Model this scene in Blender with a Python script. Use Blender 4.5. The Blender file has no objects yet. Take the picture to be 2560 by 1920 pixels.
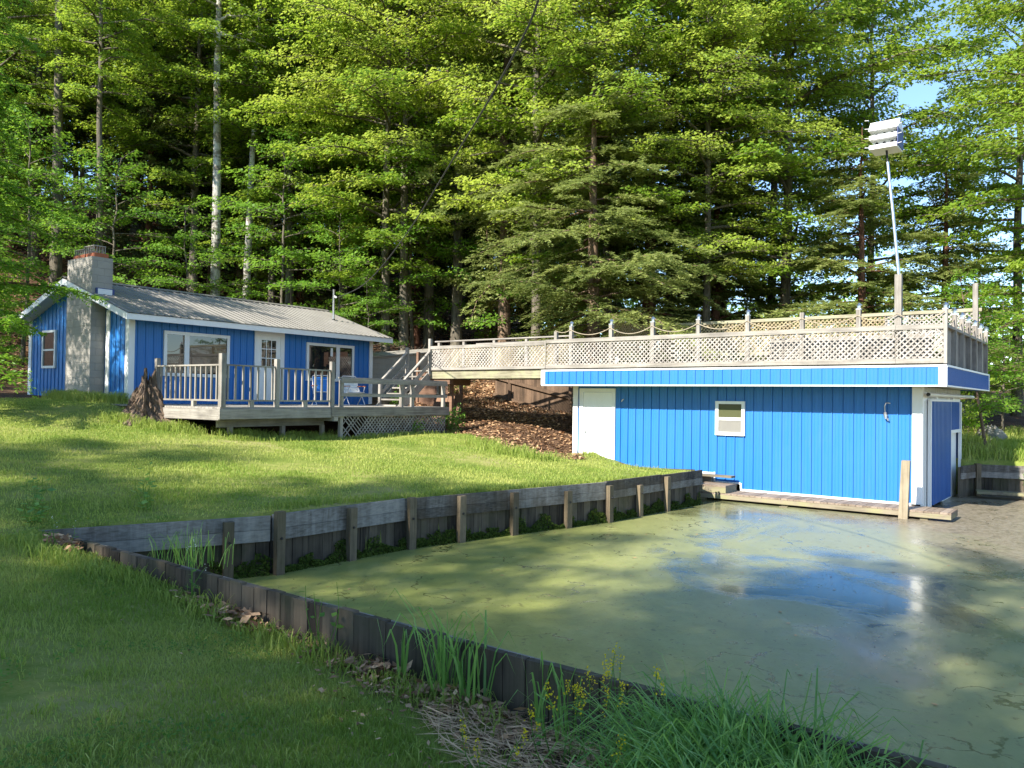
import bpy, math, random
import numpy as np
from mathutils import Vector, Matrix

S = bpy.context.scene
COL = S.collection
rad = math.radians
RNG = np.random.default_rng(7)

# ------------------------------------------------------------------ camera
cam_d = bpy.data.cameras.new('camera'); cam = bpy.data.objects.new('camera', cam_d); COL.objects.link(cam)
PITCH, ROLL, HCAM = .0179, .0139, 2.6
cam_d.sensor_width = 36.0; cam_d.lens = 36.0*1977.7/2560.0
cam_d.clip_start = .1; cam_d.clip_end = 2000
fwd = np.array([0, math.cos(PITCH), math.sin(PITCH)])
up0 = np.array([0, -math.sin(PITCH), math.cos(PITCH)]); r0 = np.array([1., 0, 0])
rt = r0*math.cos(ROLL)+up0*math.sin(ROLL); up = -r0*math.sin(ROLL)+up0*math.cos(ROLL)
M = Matrix(((rt[0], up[0], -fwd[0], 0), (rt[1], up[1], -fwd[1], 0), (rt[2], up[2], -fwd[2], HCAM), (0, 0, 0, 1)))
cam.matrix_world = M
S.camera = cam

# ------------------------------------------------------------------ light
SUN_EL = rad(36); SUN_DIR = (-.717, -.697)          # horizontal direction towards the sun
w = bpy.data.worlds.new('World'); S.world = w; w.use_nodes = True
nt = w.node_tree; nt.nodes.clear()
o_ = nt.nodes.new('ShaderNodeOutputWorld'); bg = nt.nodes.new('ShaderNodeBackground'); sk = nt.nodes.new('ShaderNodeTexSky')
sk.sky_type = 'NISHITA'; sk.sun_disc = False; sk.sun_elevation = SUN_EL
sk.sun_rotation = math.atan2(SUN_DIR[0], SUN_DIR[1]); sk.air_density = 1.0; sk.dust_density = .05; sk.ozone_density = 4.0
bg.inputs['Strength'].default_value = .125
nt.links.new(sk.outputs[0], bg.inputs['Color']); nt.links.new(bg.outputs[0], o_.inputs['Surface'])
sl = bpy.data.lights.new('sun', 'SUN'); sl.energy = 4.6; sl.angle = rad(.55); sl.color = (1.0, .945, .85)
so = bpy.data.objects.new('sun', sl); COL.objects.link(so)
sv = Vector((SUN_DIR[0]*math.cos(SUN_EL), SUN_DIR[1]*math.cos(SUN_EL), math.sin(SUN_EL)))
so.rotation_euler = sv.to_track_quat('Z', 'Y').to_euler(); so.location = (-20, -20, 30)
S.view_settings.view_transform = 'Standard'; S.view_settings.look = 'None'
S.view_settings.exposure = 1.38; S.view_settings.gamma = 1.0
S.cycles.max_bounces = 6; S.cycles.diffuse_bounces = 3; S.cycles.transmission_bounces = 4
S.cycles.glossy_bounces = 3; S.cycles.transparent_max_bounces = 4
S.cycles.use_denoising = True
S.cycles.caustics_reflective = False; S.cycles.caustics_refractive = False

# ------------------------------------------------------------------ frames of reference
TH = .6581
UB = np.array([math.cos(TH), -math.sin(TH)]); SB = np.array([math.sin(TH), math.cos(TH)])
WC = np.array([8.7192, 16.8485])                       # boathouse: its front right wall corner
TK = .9491
UK = np.array([math.cos(TK), math.sin(TK)]); NK = np.array([-UK[1], UK[0]])
C1 = np.array([-10.174, 20.984])                       # cottage: its front left wall corner
WL = .245                                              # water level
def B(x, y): q = WC+UB*x+SB*y; return (float(q[0]), float(q[1]))
def K(x, y): q = C1+UK*x+NK*y; return (float(q[0]), float(q[1]))

# ------------------------------------------------------------------ mesh helper
class MB:
    def __init__(s): s.v = []; s.q = []; s.t = []; s.qt = []; s.tt = []; s.n = 0
    def add(s, v, q=None, t=None, tint=None):
        v = np.asarray(v, float).reshape(-1, 3)
        if q is not None and len(q):
            q = np.asarray(q, int).reshape(-1, 4); s.q.append(q+s.n)
            s.qt.append(np.broadcast_to(np.asarray(.5 if tint is None else tint, float), (len(q),)))
        if t is not None and len(t):
            t = np.asarray(t, int).reshape(-1, 3); s.t.append(t+s.n)
            s.tt.append(np.broadcast_to(np.asarray(.5 if tint is None else tint, float), (len(t),)))
        s.v.append(v); s.n += len(v); return s
    BQ = [[0, 3, 2, 1], [4, 5, 6, 7], [0, 1, 5, 4], [1, 2, 6, 5], [2, 3, 7, 6], [3, 0, 4, 7]]
    def box(s, x0, x1, y0, y1, z0, z1, tint=None):
        return s.add([(x0, y0, z0), (x1, y0, z0), (x1, y1, z0), (x0, y1, z0), (x0, y0, z1), (x1, y0, z1), (x1, y1, z1), (x0, y1, z1)], s.BQ, tint=tint)
    def hexa(s, pts, tint=None): return s.add(pts, s.BQ, tint=tint)
    def beam(s, p0, p1, wd, ht, upv=(0, 0, 1), tint=None):
        p0 = np.array(p0, float); p1 = np.array(p1, float); d = p1-p0; d /= np.linalg.norm(d)
        a = np.cross(d, upv); a /= np.linalg.norm(a); b = np.cross(a, d)
        a = a*wd/2; b = b*ht/2
        return s.add([p0-a-b, p0+a-b, p0+a+b, p0-a+b, p1-a-b, p1+a-b, p1+a+b, p1-a+b], s.BQ, tint=tint)
    def tube(s, pts, r, n=8, cap=True, tint=None):
        pts = np.asarray(pts, float); m = len(pts); r = np.broadcast_to(np.asarray(r, float), (m,))
        tg = np.gradient(pts, axis=0); tg /= np.linalg.norm(tg, axis=1)[:, None]+1e-9
        ref = np.array([0, 0, 1.]) if abs(tg[:, 2]).mean() < .8 else np.array([1., 0, 0])
        a = np.cross(tg, ref); a /= np.linalg.norm(a, axis=1)[:, None]+1e-9; b = np.cross(tg, a)
        th = np.arange(n)*2*np.pi/n
        v = pts[:, None]+r[:, None, None]*(np.cos(th)[None, :, None]*a[:, None]+np.sin(th)[None, :, None]*b[:, None])
        i = np.arange(m-1)[:, None]*n; j = np.arange(n)[None]; k = (j+1) % n
        q = np.stack([i+j, i+k, i+n+k, i+n+j], -1).reshape(-1, 4)
        s.add(v.reshape(-1, 3), q, tint=tint)
        if cap:
            for e, o in ((0, 0), (m-1, (m-1)*n)):
                c = pts[e]; ring = v[e]
                vv = np.vstack([ring, c[None]])
                s.add(vv, None, [[(x+1) % n, x, n] if e == 0 else [x, (x+1) % n, n] for x in range(n)], tint=tint)
        return s
    def leaves(s, c, nrm, ax, L, W, tint=.5):
        """flat four-cornered leaves"""
        c = np.asarray(c, float); N = len(c)
        ax = ax/(np.linalg.norm(ax, axis=1)[:, None]+1e-9)
        sd = np.cross(nrm, ax); sd /= np.linalg.norm(sd, axis=1)[:, None]+1e-9
        L = np.broadcast_to(L, (N,))[:, None]; W = np.broadcast_to(W, (N,))[:, None]
        v = np.stack([c-ax*L*.5, c+sd*W*.5-ax*L*.06, c+ax*L*.5, c-sd*W*.5-ax*L*.06], 1).reshape(-1, 3)
        return s.add(v, np.arange(N*4).reshape(-1, 4), tint=tint)
    def blades(s, base, lean, h, wd, droop, tint=.5):
        """grass blades: two-segment curved blades; base (N,3), lean (N,2) horizontal reach"""
        base = np.asarray(base, float); N = len(base)
        h = np.broadcast_to(h, (N,)); wd = np.broadcast_to(wd, (N,)); droop = np.broadcast_to(droop, (N,))
        l3 = np.concatenate([lean, np.zeros((N, 1))], 1)
        an = RNG.uniform(0, 2*np.pi, N); sd = np.stack([np.cos(an), np.sin(an), 0*an], 1)*wd[:, None]*.5
        m = base+l3*.35; m[:, 2] += h*.62
        m2 = base+l3*.72; m2[:, 2] += h*(.92-.1*droop)
        tp = base+l3*1.05; tp[:, 2] += h*(1-.45*droop)
        v = np.stack([base-sd, base+sd, m+sd*.8, m-sd*.8, m2+sd*.5, m2-sd*.5, tp], 1).reshape(-1, 3)
        i = np.arange(N)[:, None]*7
        q = np.concatenate([i+np.array([[0, 1, 2, 3]]), i+np.array([[3, 2, 4, 5]])]); t = i+np.array([[5, 4, 6]])
        tt = np.broadcast_to(tint, (N,))
        n0 = s.n; s.v.append(v); s.n += len(v)
        s.q.append(q+n0); s.qt.append(np.concatenate([tt, tt])); s.t.append(t+n0); s.tt.append(tt)
        return s
    def mesh(s, name, mat, smooth=False):
        me = bpy.data.meshes.new(name)
        v = np.concatenate(s.v); me.vertices.add(len(v)); me.vertices.foreach_set('co', v.astype(np.float32).ravel())
        q = np.concatenate(s.q) if s.q else np.zeros((0, 4), int); t = np.concatenate(s.t) if s.t else np.zeros((0, 3), int)
        lv = np.concatenate([q.ravel(), t.ravel()]).astype(np.int32)
        me.loops.add(len(lv)); me.loops.foreach_set('vertex_index', lv)
        ls = np.concatenate([np.arange(len(q))*4, len(q)*4+np.arange(len(t))*3]).astype(np.int32)
        me.polygons.add(len(ls)); me.polygons.foreach_set('loop_start', ls)
        me.update(calc_edges=True)
        tint = np.concatenate(s.qt+s.tt) if (s.qt or s.tt) else np.zeros(0)
        at = me.attributes.new('tint', 'FLOAT', 'FACE'); at.data.foreach_set('value', tint.astype(np.float32))
        me.polygons.foreach_set('use_smooth', np.full(len(ls), bool(smooth)))
        me.validate(); me.materials.append(mat); return me
    def build(s, name, mat, parent=None, smooth=False, loc=None, label=None):
        o = bpy.data.objects.new(name, s.mesh(name, mat, smooth)); COL.objects.link(o)
        if parent is not None: o.parent = parent
        if loc is not None: o.location = loc
        if label: o['label'] = label
        return o

def tag(o, label=None, cat=None, group=None, kind=None):
    if label: o['label'] = label
    if cat: o['category'] = cat
    if group: o['group'] = group
    if kind: o['kind'] = kind
    return o
def empty(name, label, cat, loc=(0, 0, 0), rz=0., group=None):
    o = bpy.data.objects.new(name, None); COL.objects.link(o); o.empty_display_size = .2
    o.location = loc; o.rotation_euler = (0, 0, rz); return tag(o, label, cat, group)
def copy_tree(o, parent=None):
    c = o.copy(); COL.objects.link(c)
    if parent is not None: c.parent = parent
    for ch in list(o.children): copy_tree(ch, c)
    return c

# ------------------------------------------------------------------ materials
def new_mat(name):
    m = bpy.data.materials.new(name); m.use_nodes = True; n = m.node_tree; n.nodes.clear()
    out = n.nodes.new('ShaderNodeOutputMaterial'); return m, n, out
def N(n, t, **kw):
    x = n.nodes.new(t)
    for k, v in kw.items(): setattr(x, k, v)
    return x
def mixc(n, fac, a, b):
    x = n.nodes.new('ShaderNodeMix'); x.data_type = 'RGBA'
    for sock, val in ((x.inputs[0], fac), (x.inputs[6], a), (x.inputs[7], b)):
        if hasattr(val, 'is_linked') or hasattr(val, 'node'): n.links.new(val, sock)
        elif isinstance(val, (int, float)): sock.default_value = val
        else: sock.default_value = (*val, 1)
    return x.outputs[2]
def mth(n, op, a, b=None, c=None):
    x = n.nodes.new('ShaderNodeMath'); x.operation = op
    for i, val in enumerate((a, b, c)):
        if val is None: continue
        if isinstance(val, (int, float)): x.inputs[i].default_value = val
        else: n.links.new(val, x.inputs[i])
    return x.outputs[0]
def ramp(n, fac, stops):
    x = n.nodes.new('ShaderNodeValToRGB'); n.links.new(fac, x.inputs[0]); e = x.color_ramp.elements
    e[0].position, e[1].position = stops[0][0], stops[-1][0]
    for p, c in stops[1:-1]: e.new(p)
    for i, (p, c) in enumerate(stops): e[i].color = (*c, 1) if not isinstance(c, (int, float)) else (c, c, c, 1)
    return x.outputs[0]
def coords(n, scale=(1, 1, 1), world=False):
    if world:
        g = n.nodes.new('ShaderNodeNewGeometry'); src = g.outputs['Position']
    else:
        g = n.nodes.new('ShaderNodeTexCoord'); src = g.outputs['Object']
    mp = n.nodes.new('ShaderNodeMapping'); mp.inputs['Scale'].default_value = scale; n.links.new(src, mp.inputs[0]); return mp.outputs[0]
def noise(n, vec, scale, detail=4, rough=.55, dist=0):
    x = n.nodes.new('ShaderNodeTexNoise'); x.inputs['Scale'].default_value = scale; x.inputs['Detail'].default_value = detail
    x.inputs['Roughness'].default_value = rough; x.inputs['Distortion'].default_value = dist
    n.links.new(vec, x.inputs['Vector']); return x.outputs[0]
def bump(n, h, strength=.3, dist=.01):
    x = n.nodes.new('ShaderNodeBump'); x.inputs['Strength'].default_value = strength; x.inputs['Distance'].default_value = dist
    n.links.new(h, x.inputs['Height']); return x.outputs[0]
def principled(n, out, col, rough=.6, nrm=None, spec=None, metal=0., ior=None):
    p = n.nodes.new('ShaderNodeBsdfPrincipled')
    for k, val in (('Base Color', col), ('Roughness', rough), ('Metallic', metal), ('Specular IOR Level', spec), ('IOR', ior)):
        if val is None: continue
        if isinstance(val, (int, float)): p.inputs[k].default_value = val
        elif isinstance(val, tuple): p.inputs[k].default_value = (*val, 1)
        else: n.links.new(val, p.inputs[k])
    if nrm is not None: n.links.new(nrm, p.inputs['Normal'])
    if out is not None: n.links.new(p.outputs[0], out.inputs[0])
    return p
def tint_node(n):
    a = n.nodes.new('ShaderNodeAttribute'); a.attribute_name = 'tint'; return a.outputs['Fac']

def m_wood(name, dark, light, axis='x', rough=.85, stain=None, stain_amt=.5, scale=1.):
    """weathered timber: grain stretched along one local axis, knots and blotches"""
    m, n, out = new_mat(name)
    g = {'x': (1.2, 26, 26), 'y': (26, 1.2, 26), 'z': (26, 26, 1.2)}[axis]
    v = coords(n, tuple(a*scale for a in g)); big = coords(n, (1.3, 1.3, 1.3))
    gr = noise(n, v, 1.0, 6, .65, .4); bl = noise(n, big, 1.6, 4, .6)
    f = mth(n, 'ADD', mth(n, 'MULTIPLY', gr, .6), mth(n, 'MULTIPLY', bl, .4))
    f = mth(n, 'ADD', f, mth(n, 'MULTIPLY', mth(n, 'SUBTRACT', tint_node(n), .5), .30))
    c = ramp(n, f, [(.30, dark), (.62, light), (.8, tuple(min(1, x*1.15) for x in light))])
    if stain:
        s = ramp(n, noise(n, coords(n, (.9, .9, .9)), 2.3, 5, .65), [(.48, 0.), (.66, 1.)])
        c = mixc(n, mth(n, 'MULTIPLY', s, stain_amt), c, stain)
    principled(n, out, c, rough, bump(n, gr, .5, .004), .25)
    return m
def m_paint(name, col, rough=.45, var=.06, spec=.4):
    m, n, out = new_mat(name)
    v = coords(n); a = noise(n, v, 1.7, 4, .6); d = noise(n, coords(n, (14, 14, 3)), 1.5, 5, .7)
    f = mth(n, 'ADD', mth(n, 'MULTIPLY', a, .6), mth(n, 'MULTIPLY', d, .4))
    c = ramp(n, f, [(.3, tuple(x*(1-var*2) for x in col)), (.7, tuple(min(1, x*(1+var)) for x in col))])
    principled(n, out, c, rough, bump(n, a, .06, .01), spec); return m
def m_metal(name, col, rough=.35):
    m, n, out = new_mat(name); v = coords(n)
    a = noise(n, v, 9, 4, .6)
    c = ramp(n, a, [(.3, tuple(x*.8 for x in col)), (.7, col)])
    principled(n, out, c, rough, None, None, 1.0); return m
def m_leaf(name, ca, cb, trans, tw=.45, spec=.25, rough=.5, vary=.25):
    """leaf: diffuse + translucent, hue varied by leaf and by tree"""
    m, n, out = new_mat(name)
    oi = n.nodes.new('ShaderNodeObjectInfo')
    f = mth(n, 'ADD', tint_node(n), mth(n, 'MULTIPLY', mth(n, 'SUBTRACT', oi.outputs['Random'], .5), vary))
    c = ramp(n, f, [(0., ca), (1., cb)])
    p = principled(n, None, c, rough, None, spec)
    t = n.nodes.new('ShaderNodeBsdfTranslucent')
    n.links.new(mixc(n, .75, c, trans), t.inputs[0])
    mx = n.nodes.new('ShaderNodeMixShader'); mx.inputs[0].default_value = tw
    n.links.new(p.outputs[0], mx.inputs[1]); n.links.new(t.outputs[0], mx.inputs[2]); n.links.new(mx.outputs[0], out.inputs[0]); return m
def m_bark(name, dark, light, sc=5., blotch=None):
    m, n, out = new_mat(name)
    v = coords(n, (sc*1.6, sc*1.6, sc*.35)); a = noise(n, v, 1.5, 7, .7, .6)
    c = ramp(n, a, [(.32, dark), (.62, light)])
    if blotch:
        s = ramp(n, noise(n, coords(n, (1.2, 1.2, 2.5)), 1.6, 4, .6), [(.5, 0.), (.6, 1.)])
        c = mixc(n, s, c, blotch)
    principled(n, out, c, .9, bump(n, a, .9, .03), .15); return m

BLUE = (.016, .155, .45)
def m_siding(name, col):
    m, n, out = new_mat(name); v = coords(n)
    st = noise(n, coords(n, (9, 9, .7)), 1., 6, .7, .3); bl = noise(n, v, .9, 5, .6); sp = noise(n, v, 34, 3, .6)
    c = mixc(n, mth(n, 'MULTIPLY', ramp(n, st, [(.46, 0.), (.66, 1.)]), .17), col, tuple(.6*x+.05 for x in col))
    c = mixc(n, mth(n, 'MULTIPLY', ramp(n, bl, [(.42, 0.), (.65, 1.)]), .20), c, tuple(min(1, x*1.12+.02) for x in col))
    c = mixc(n, mth(n, 'MULTIPLY', ramp(n, sp, [(.70, 0.), (.74, 1.)]), .35), c, (.3, .36, .42))
    principled(n, out, c, mth(n, 'ADD', .34, mth(n, 'MULTIPLY', st, .2)), bump(n, bl, .10, .015), .45); return m
M_blue = m_siding('blue_steel_siding', BLUE)
M_blue2 = m_paint('blue_siding_shade_copy', (.014, .110, .36), .38, .05, .5)  # darker copy of the siding blue, shade of the end side in its colour
M_white = m_paint('white_trim', (.80, .80, .78), .5, .04)
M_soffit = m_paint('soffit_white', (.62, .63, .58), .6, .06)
M_door = m_paint('white_door_paint', (.84, .84, .80), .45, .03)
GW_D, GW_L = (.125, .11, .095), (.36, .33, .285)
M_gx = m_wood('weathered_timber_lengthwise', GW_D, GW_L, 'x')
M_gy = m_wood('weathered_timber_crosswise', GW_D, GW_L, 'y')
M_gz = m_wood('weathered_timber_upright', GW_D, GW_L, 'z')
M_lat = m_wood('lattice_timber', (.19, .17, .15), (.42, .385, .345), 'z', scale=.5)
M_latold = m_wood('old_lattice_timber', (.16, .12, .07), (.40, .33, .20), 'z', scale=.5, stain=(.13, .15, .05), stain_amt=.5)
M_beam = m_wood('green_tinged_beam', (.15, .135, .085), (.40, .365, .255), 'x', stain=(.30, .33, .16), stain_amt=.6)
M_dockb = m_wood('dock_boards', (.11, .08, .055), (.30, .235, .18), 'y')
M_docke = m_wood('dock_edge_beam', (.10, .082, .055), (.27, .228, .16), 'x', stain=(.25, .26, .10), stain_amt=.5)
M_post = m_wood('pine_post', (.17, .135, .085), (.34, .285, .20), 'z')
M_sheet = m_wood('pond_wall_planks', (.028, .022, .017), (.125, .10, .072), 'z', stain=(.045, .05, .018), stain_amt=.5, scale=.7)
M_waler = m_wood('pond_wall_waler', (.05, .048, .052), (.205, .20, .205), 'x', stain=(.05, .042, .032), stain_amt=.6, scale=.7)
def m_waler():
    m, n, out = new_mat('pond_wall_waler_streaked'); v = coords(n)
    gr = noise(n, coords(n, (9, 9, 40)), 1., 6, .65, .4); st = noise(n, coords(n, (7, 7, .9)), 1., 6, .7, .5); bl = noise(n, v, 1.2, 4, .6)
    f = mth(n, 'ADD', mth(n, 'MULTIPLY', gr, .35), mth(n, 'ADD', mth(n, 'MULTIPLY', st, .4), mth(n, 'MULTIPLY', bl, .25)))
    f = mth(n, 'ADD', f, mth(n, 'MULTIPLY', mth(n, 'SUBTRACT', tint_node(n), .5), .22))
    c = ramp(n, f, [(.33, (.035, .031, .028)), (.47, (.13, .116, .10)), (.60, (.25, .232, .21)), (.72, (.36, .325, .28))])
    c = mixc(n, mth(n, 'MULTIPLY', ramp(n, noise(n, v, .8, 5, .6), [(.5, 0.), (.62, 1.)]), .6), c, (.095, .07, .045))
    principled(n, out, c, .88, bump(n, gr, .5, .004), .2); return m
M_waler = m_waler()
M_wpost = m_wood('pond_wall_posts', (.06, .047, .03), (.20, .155, .10), 'z', stain=(.05, .05, .022), stain_amt=.4)
M_fence = m_wood('brown_fence', (.055, .036, .023), (.155, .10, .064), 'z')
M_brown = m_wood('brown_panel', (.11, .062, .04), (.22, .13, .085), 'x')
M_roof = m_paint('grey_metal_roof', (.225, .208, .182), .5, .12, .4)
M_flash = m_paint('blue_flashing', (.035, .06, .20), .5)
M_terra = m_paint('terracotta', (.42, .13, .06), .8, .15)
M_black = m_paint('black_plastic', (.012, .012, .013), .5)
M_cable = m_paint('cable_sheath', (.045, .043, .042), .5)
M_alu = m_metal('aluminium', (.75, .75, .76), .35)
M_whitetube = m_paint('white_enamel_tube', (.72, .70, .68), .35)
M_armwood = m_wood('chair_arm_wood', (.22, .06, .02), (.45, .15, .06), 'y', .5)
M_webblue = m_paint('blue_webbing', (.03, .20, .55), .7, .12)
M_webwhite = m_paint('white_webbing', (.66, .66, .60), .7, .08)
M_rope = m_paint('rope', (.36, .30, .21), .9, .2)
M_bark_h = m_bark('hemlock_bark', (.075, .05, .034), (.24, .165, .115))
M_bark_r = m_bark('reddish_bark', (.055, .026, .017), (.17, .085, .055))
M_bark_g = m_bark('grey_bark', (.05, .042, .032), (.19, .165, .125), 4.)
M_bark_b = m_bark('pale_bark', (.20, .185, .16), (.58, .55, .49), 3., (.17, .15, .12))
M_stump = m_bark('stump_wood', (.03, .022, .016), (.24, .17, .12), 7.)
M_maple = m_leaf('maple_leaf', (.095, .195, .018), (.27, .365, .045), (.46, .60, .06), .48)
M_beech = m_leaf('understory_leaf', (.07, .185, .02), (.19, .325, .038), (.34, .56, .05), .45)
M_gold = m_leaf('young_gold_leaf', (.17, .28, .028), (.40, .47, .08), (.58, .68, .09), .48)
M_needle = m_leaf('hemlock_needles', (.10, .15, .038), (.37, .40, .13), (.42, .50, .13), .36, .2, .6)
M_grass = m_leaf('grass_blade', (.15, .245, .03), (.46, .47, .13), (.46, .58, .08), .32, .25, .55, 0.)
M_sedge = m_leaf('sedge_blade', (.085, .21, .045), (.26, .42, .085), (.28, .56, .10), .30, .45, .4, .1)
M_weed = m_leaf('weed_leaf', (.065, .17, .03), (.14, .26, .035), (.25, .5, .05), .35, .3, .5)
M_needle_shade = m_leaf('shade_toned_needles', (.028, .05, .016), (.10, .135, .045), (.10, .14, .04), .2, .2, .6)  # needle colour darkened to give the wood interior its shade
M_flower = m_leaf('yellow_petal', (.62, .47, .012), (.78, .62, .02), (.8, .65, .03), .25, .2, .6)
M_wflower = m_leaf('white_petal', (.6, .62, .55), (.75, .76, .7), (.7, .7, .6), .25, .2, .6)
M_litter = m_leaf('dead_leaf', (.18, .088, .045), (.70, .46, .26), (.30, .17, .09), .15, .2, .8, 0.)
M_moss = m_leaf('moss', (.022, .04, .006), (.085, .12, .02), (.1, .16, .03), .15, .1, .9, 0.)
M_twig = m_bark('twigs', (.09, .065, .045), (.27, .215, .16), 9.)
M_rock = m_bark('pale_rock', (.13, .12, .10), (.30, .275, .23), 2.)

def m_glass(name, base=(.012, .016, .018), ior=1.9):
    m, n, out = new_mat(name)
    nz = noise(n, coords(n), .8, 2, .5)
    principled(n, out, base, .015, bump(n, nz, .03, .02), None, 0., ior); return m
M_glass = m_glass('window_glass'); M_screen = m_paint('insect_screen', (.20, .19, .17), .6)
M_glassg = m_glass('pebbled_glass', (.085, .09, .045), 1.45)

def m_block():
    m, n, out = new_mat('concrete_block'); tc = n.nodes.new('ShaderNodeTexCoord')
    sp = N(n, 'ShaderNodeSeparateXYZ'); n.links.new(tc.outputs['Object'], sp.inputs[0])
    cb = N(n, 'ShaderNodeCombineXYZ'); n.links.new(mth(n, 'ADD', sp.outputs[0], sp.outputs[1]), cb.inputs[0]); n.links.new(sp.outputs[2], cb.inputs[1])
    br = N(n, 'ShaderNodeTexBrick'); n.links.new(cb.outputs[0], br.inputs['Vector'])
    br.inputs['Scale'].default_value = 1.; br.inputs['Brick Width'].default_value = .4; br.inputs['Row Height'].default_value = .2
    br.inputs['Mortar Size'].default_value = .008; br.inputs['Mortar Smooth'].default_value = .4
    br.inputs['Color1'].default_value = (.33, .305, .27, 1); br.inputs['Color2'].default_value = (.355, .33, .29, 1); br.inputs['Mortar'].default_value = (.29, .27, .24, 1)
    fine = noise(n, tc.outputs['Object'], 18, 6, .7); big = noise(n, tc.outputs['Object'], 1.5, 4, .6)
    c = mixc(n, mth(n, 'MULTIPLY', ramp(n, big, [(.4, 0.), (.7, 1.)]), .45), br.outputs[0], (.22, .20, .165))
    c = mixc(n, mth(n, 'MULTIPLY', fine, .25), c, (.5, .47, .42))
    h = mth(n, 'ADD', mth(n, 'MULTIPLY', br.outputs['Fac'], -1.), mth(n, 'MULTIPLY', fine, .5))
    principled(n, out, c, .92, bump(n, h, .6, .012), .2); return m
M_block = m_block()

def m_ground():
    m, n, out = new_mat('lawn_and_leaf_litter'); v = coords(n, world=True)
    big = noise(n, v, .55, 5, .6); med = noise(n, v, 3.2, 5, .65); fine = noise(n, v, 30, 5, .7)
    f = mth(n, 'ADD', mth(n, 'MULTIPLY', big, .5), mth(n, 'ADD', mth(n, 'MULTIPLY', med, .3), mth(n, 'MULTIPLY', fine, .2)))
    lawn = ramp(n, f, [(.34, (.10, .15, .025)), (.48, (.19, .235, .045)), (.58, (.30, .30, .09)), (.68, (.37, .31, .16))])
    lit = ramp(n, mth(n, 'ADD', mth(n, 'MULTIPLY', fine, .7), mth(n, 'MULTIPLY', med, .3)), [(.36, (.028, .016, .010)), (.5, (.10, .058, .036)), (.64, (.22, .145, .095))])
    at = n.nodes.new('ShaderNodeAttribute'); at.attribute_name = 'litter'
    msk = ramp(n, mth(n, 'ADD', at.outputs['Fac'], mth(n, 'MULTIPLY', mth(n, 'SUBTRACT', med, .5), .9)), [(.42, 0.), (.58, 1.)])
    principled(n, out, mixc(n, msk, lawn, lit), .95, bump(n, fine, .8, .03), .1); return m
M_ground = m_ground()

def m_water():
    m, n, out = new_mat('duckweed_pond'); v = coords(n, world=True)
    sp = N(n, 'ShaderNodeSeparateXYZ'); n.links.new(v, sp.inputs[0]); X, Y = sp.outputs[0], sp.outputs[1]
    # open water grows towards the middle and right of the pond; a film of weed elsewhere
    big = noise(n, coords(n, (.42, .30, 1), True), 1., 5, .62, .8)
    mid = noise(n, coords(n, (1.1, .8, 1), True), 1.3, 6, .7, 1.0)
    fleck = noise(n, coords(n, (9, 7, 1), True), 1.2, 6, .75, .4)
    rgt = ramp(n, mth(n, 'DIVIDE', X, 12.), [(.0, 0.), (.22, .42), (.42, .64), (.56, .45), (.75, .25)])
    fld = mth(n, 'ADD', mth(n, 'ADD', mth(n, 'MULTIPLY', big, .95), mth(n, 'MULTIPLY', mid, .28)), mth(n, 'MULTIPLY', rgt, .34))
    openw = ramp(n, fld, [(.78, 0.), (.92, 1.)])
    crack = N(n, 'ShaderNodeTexVoronoi'); crack.feature = 'DISTANCE_TO_EDGE'; crack.inputs['Scale'].default_value = .55
    wv = N(n, 'ShaderNodeVectorMath', operation='ADD'); n.links.new(v, wv.inputs[0])
    nz = N(n, 'ShaderNodeTexNoise'); nz.inputs['Scale'].default_value = 1.1; nz.inputs['Detail'].default_value = 6; n.links.new(v, nz.inputs['Vector'])
    sc = N(n, 'ShaderNodeVectorMath', operation='SCALE'); n.links.new(nz.outputs['Color'], sc.inputs[0]); sc.inputs['Scale'].default_value = 2.2
    n.links.new(sc.outputs[0], wv.inputs[1]); n.links.new(wv.outputs[0], crack.inputs['Vector'])
    ck = ramp(n, crack.outputs['Distance'], [(.0, 1.), (.018, .0)])
    ck = mth(n, 'MULTIPLY', ck, ramp(n, mid, [(.47, 0.), (.6, 1.)]))
    fl = ramp(n, fleck, [(.575, 0.), (.64, 1.)])
    weed = ramp(n, mth(n, 'ADD', mth(n, 'MULTIPLY', mid, .6), mth(n, 'MULTIPLY', fleck, .4)), [(.3, (.15, .17, .045)), (.5, (.245, .265, .075)), (.68, (.34, .34, .12))])
    brown = ramp(n, fleck, [(.35, (.10, .085, .055)), (.55, (.25, .21, .15)), (.68, (.46, .41, .34))])
    brz = ramp(n, mth(n, 'ADD', mth(n, 'DIVIDE', X, 12.), mth(n, 'MULTIPLY', mth(n, 'SUBTRACT', big, .5), .5)), [(.52, 0.), (.68, 1.)])
    weed = mixc(n, mth(n, 'MULTIPLY', ramp(n, mth(n, 'DIVIDE', X, 8.), [(.05, 0.), (.7, 1.)]), .65), weed, (.235, .235, .155))
    film = mixc(n, brz, weed, brown)
    film = mixc(n, mth(n, 'MULTIPLY', mth(n, 'MAXIMUM', ck, mth(n, 'MULTIPLY', fl, .75)), .8), film, (.03, .035, .012))
    col = mixc(n, mth(n, 'MULTIPLY', openw, .50), film, (.018, .022, .012))
    rgh = mth(n, 'SUBTRACT', .36, mth(n, 'MULTIPLY', mth(n, 'MAXIMUM', openw, ck), .235))
    hgt = mth(n, 'MULTIPLY', fleck, mth(n, 'SUBTRACT', 1.0, openw))
    p = principled(n, out, col, rgh, bump(n, hgt, .25, .012), None, 0., 1.38); return m
M_water = m_water()

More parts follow.
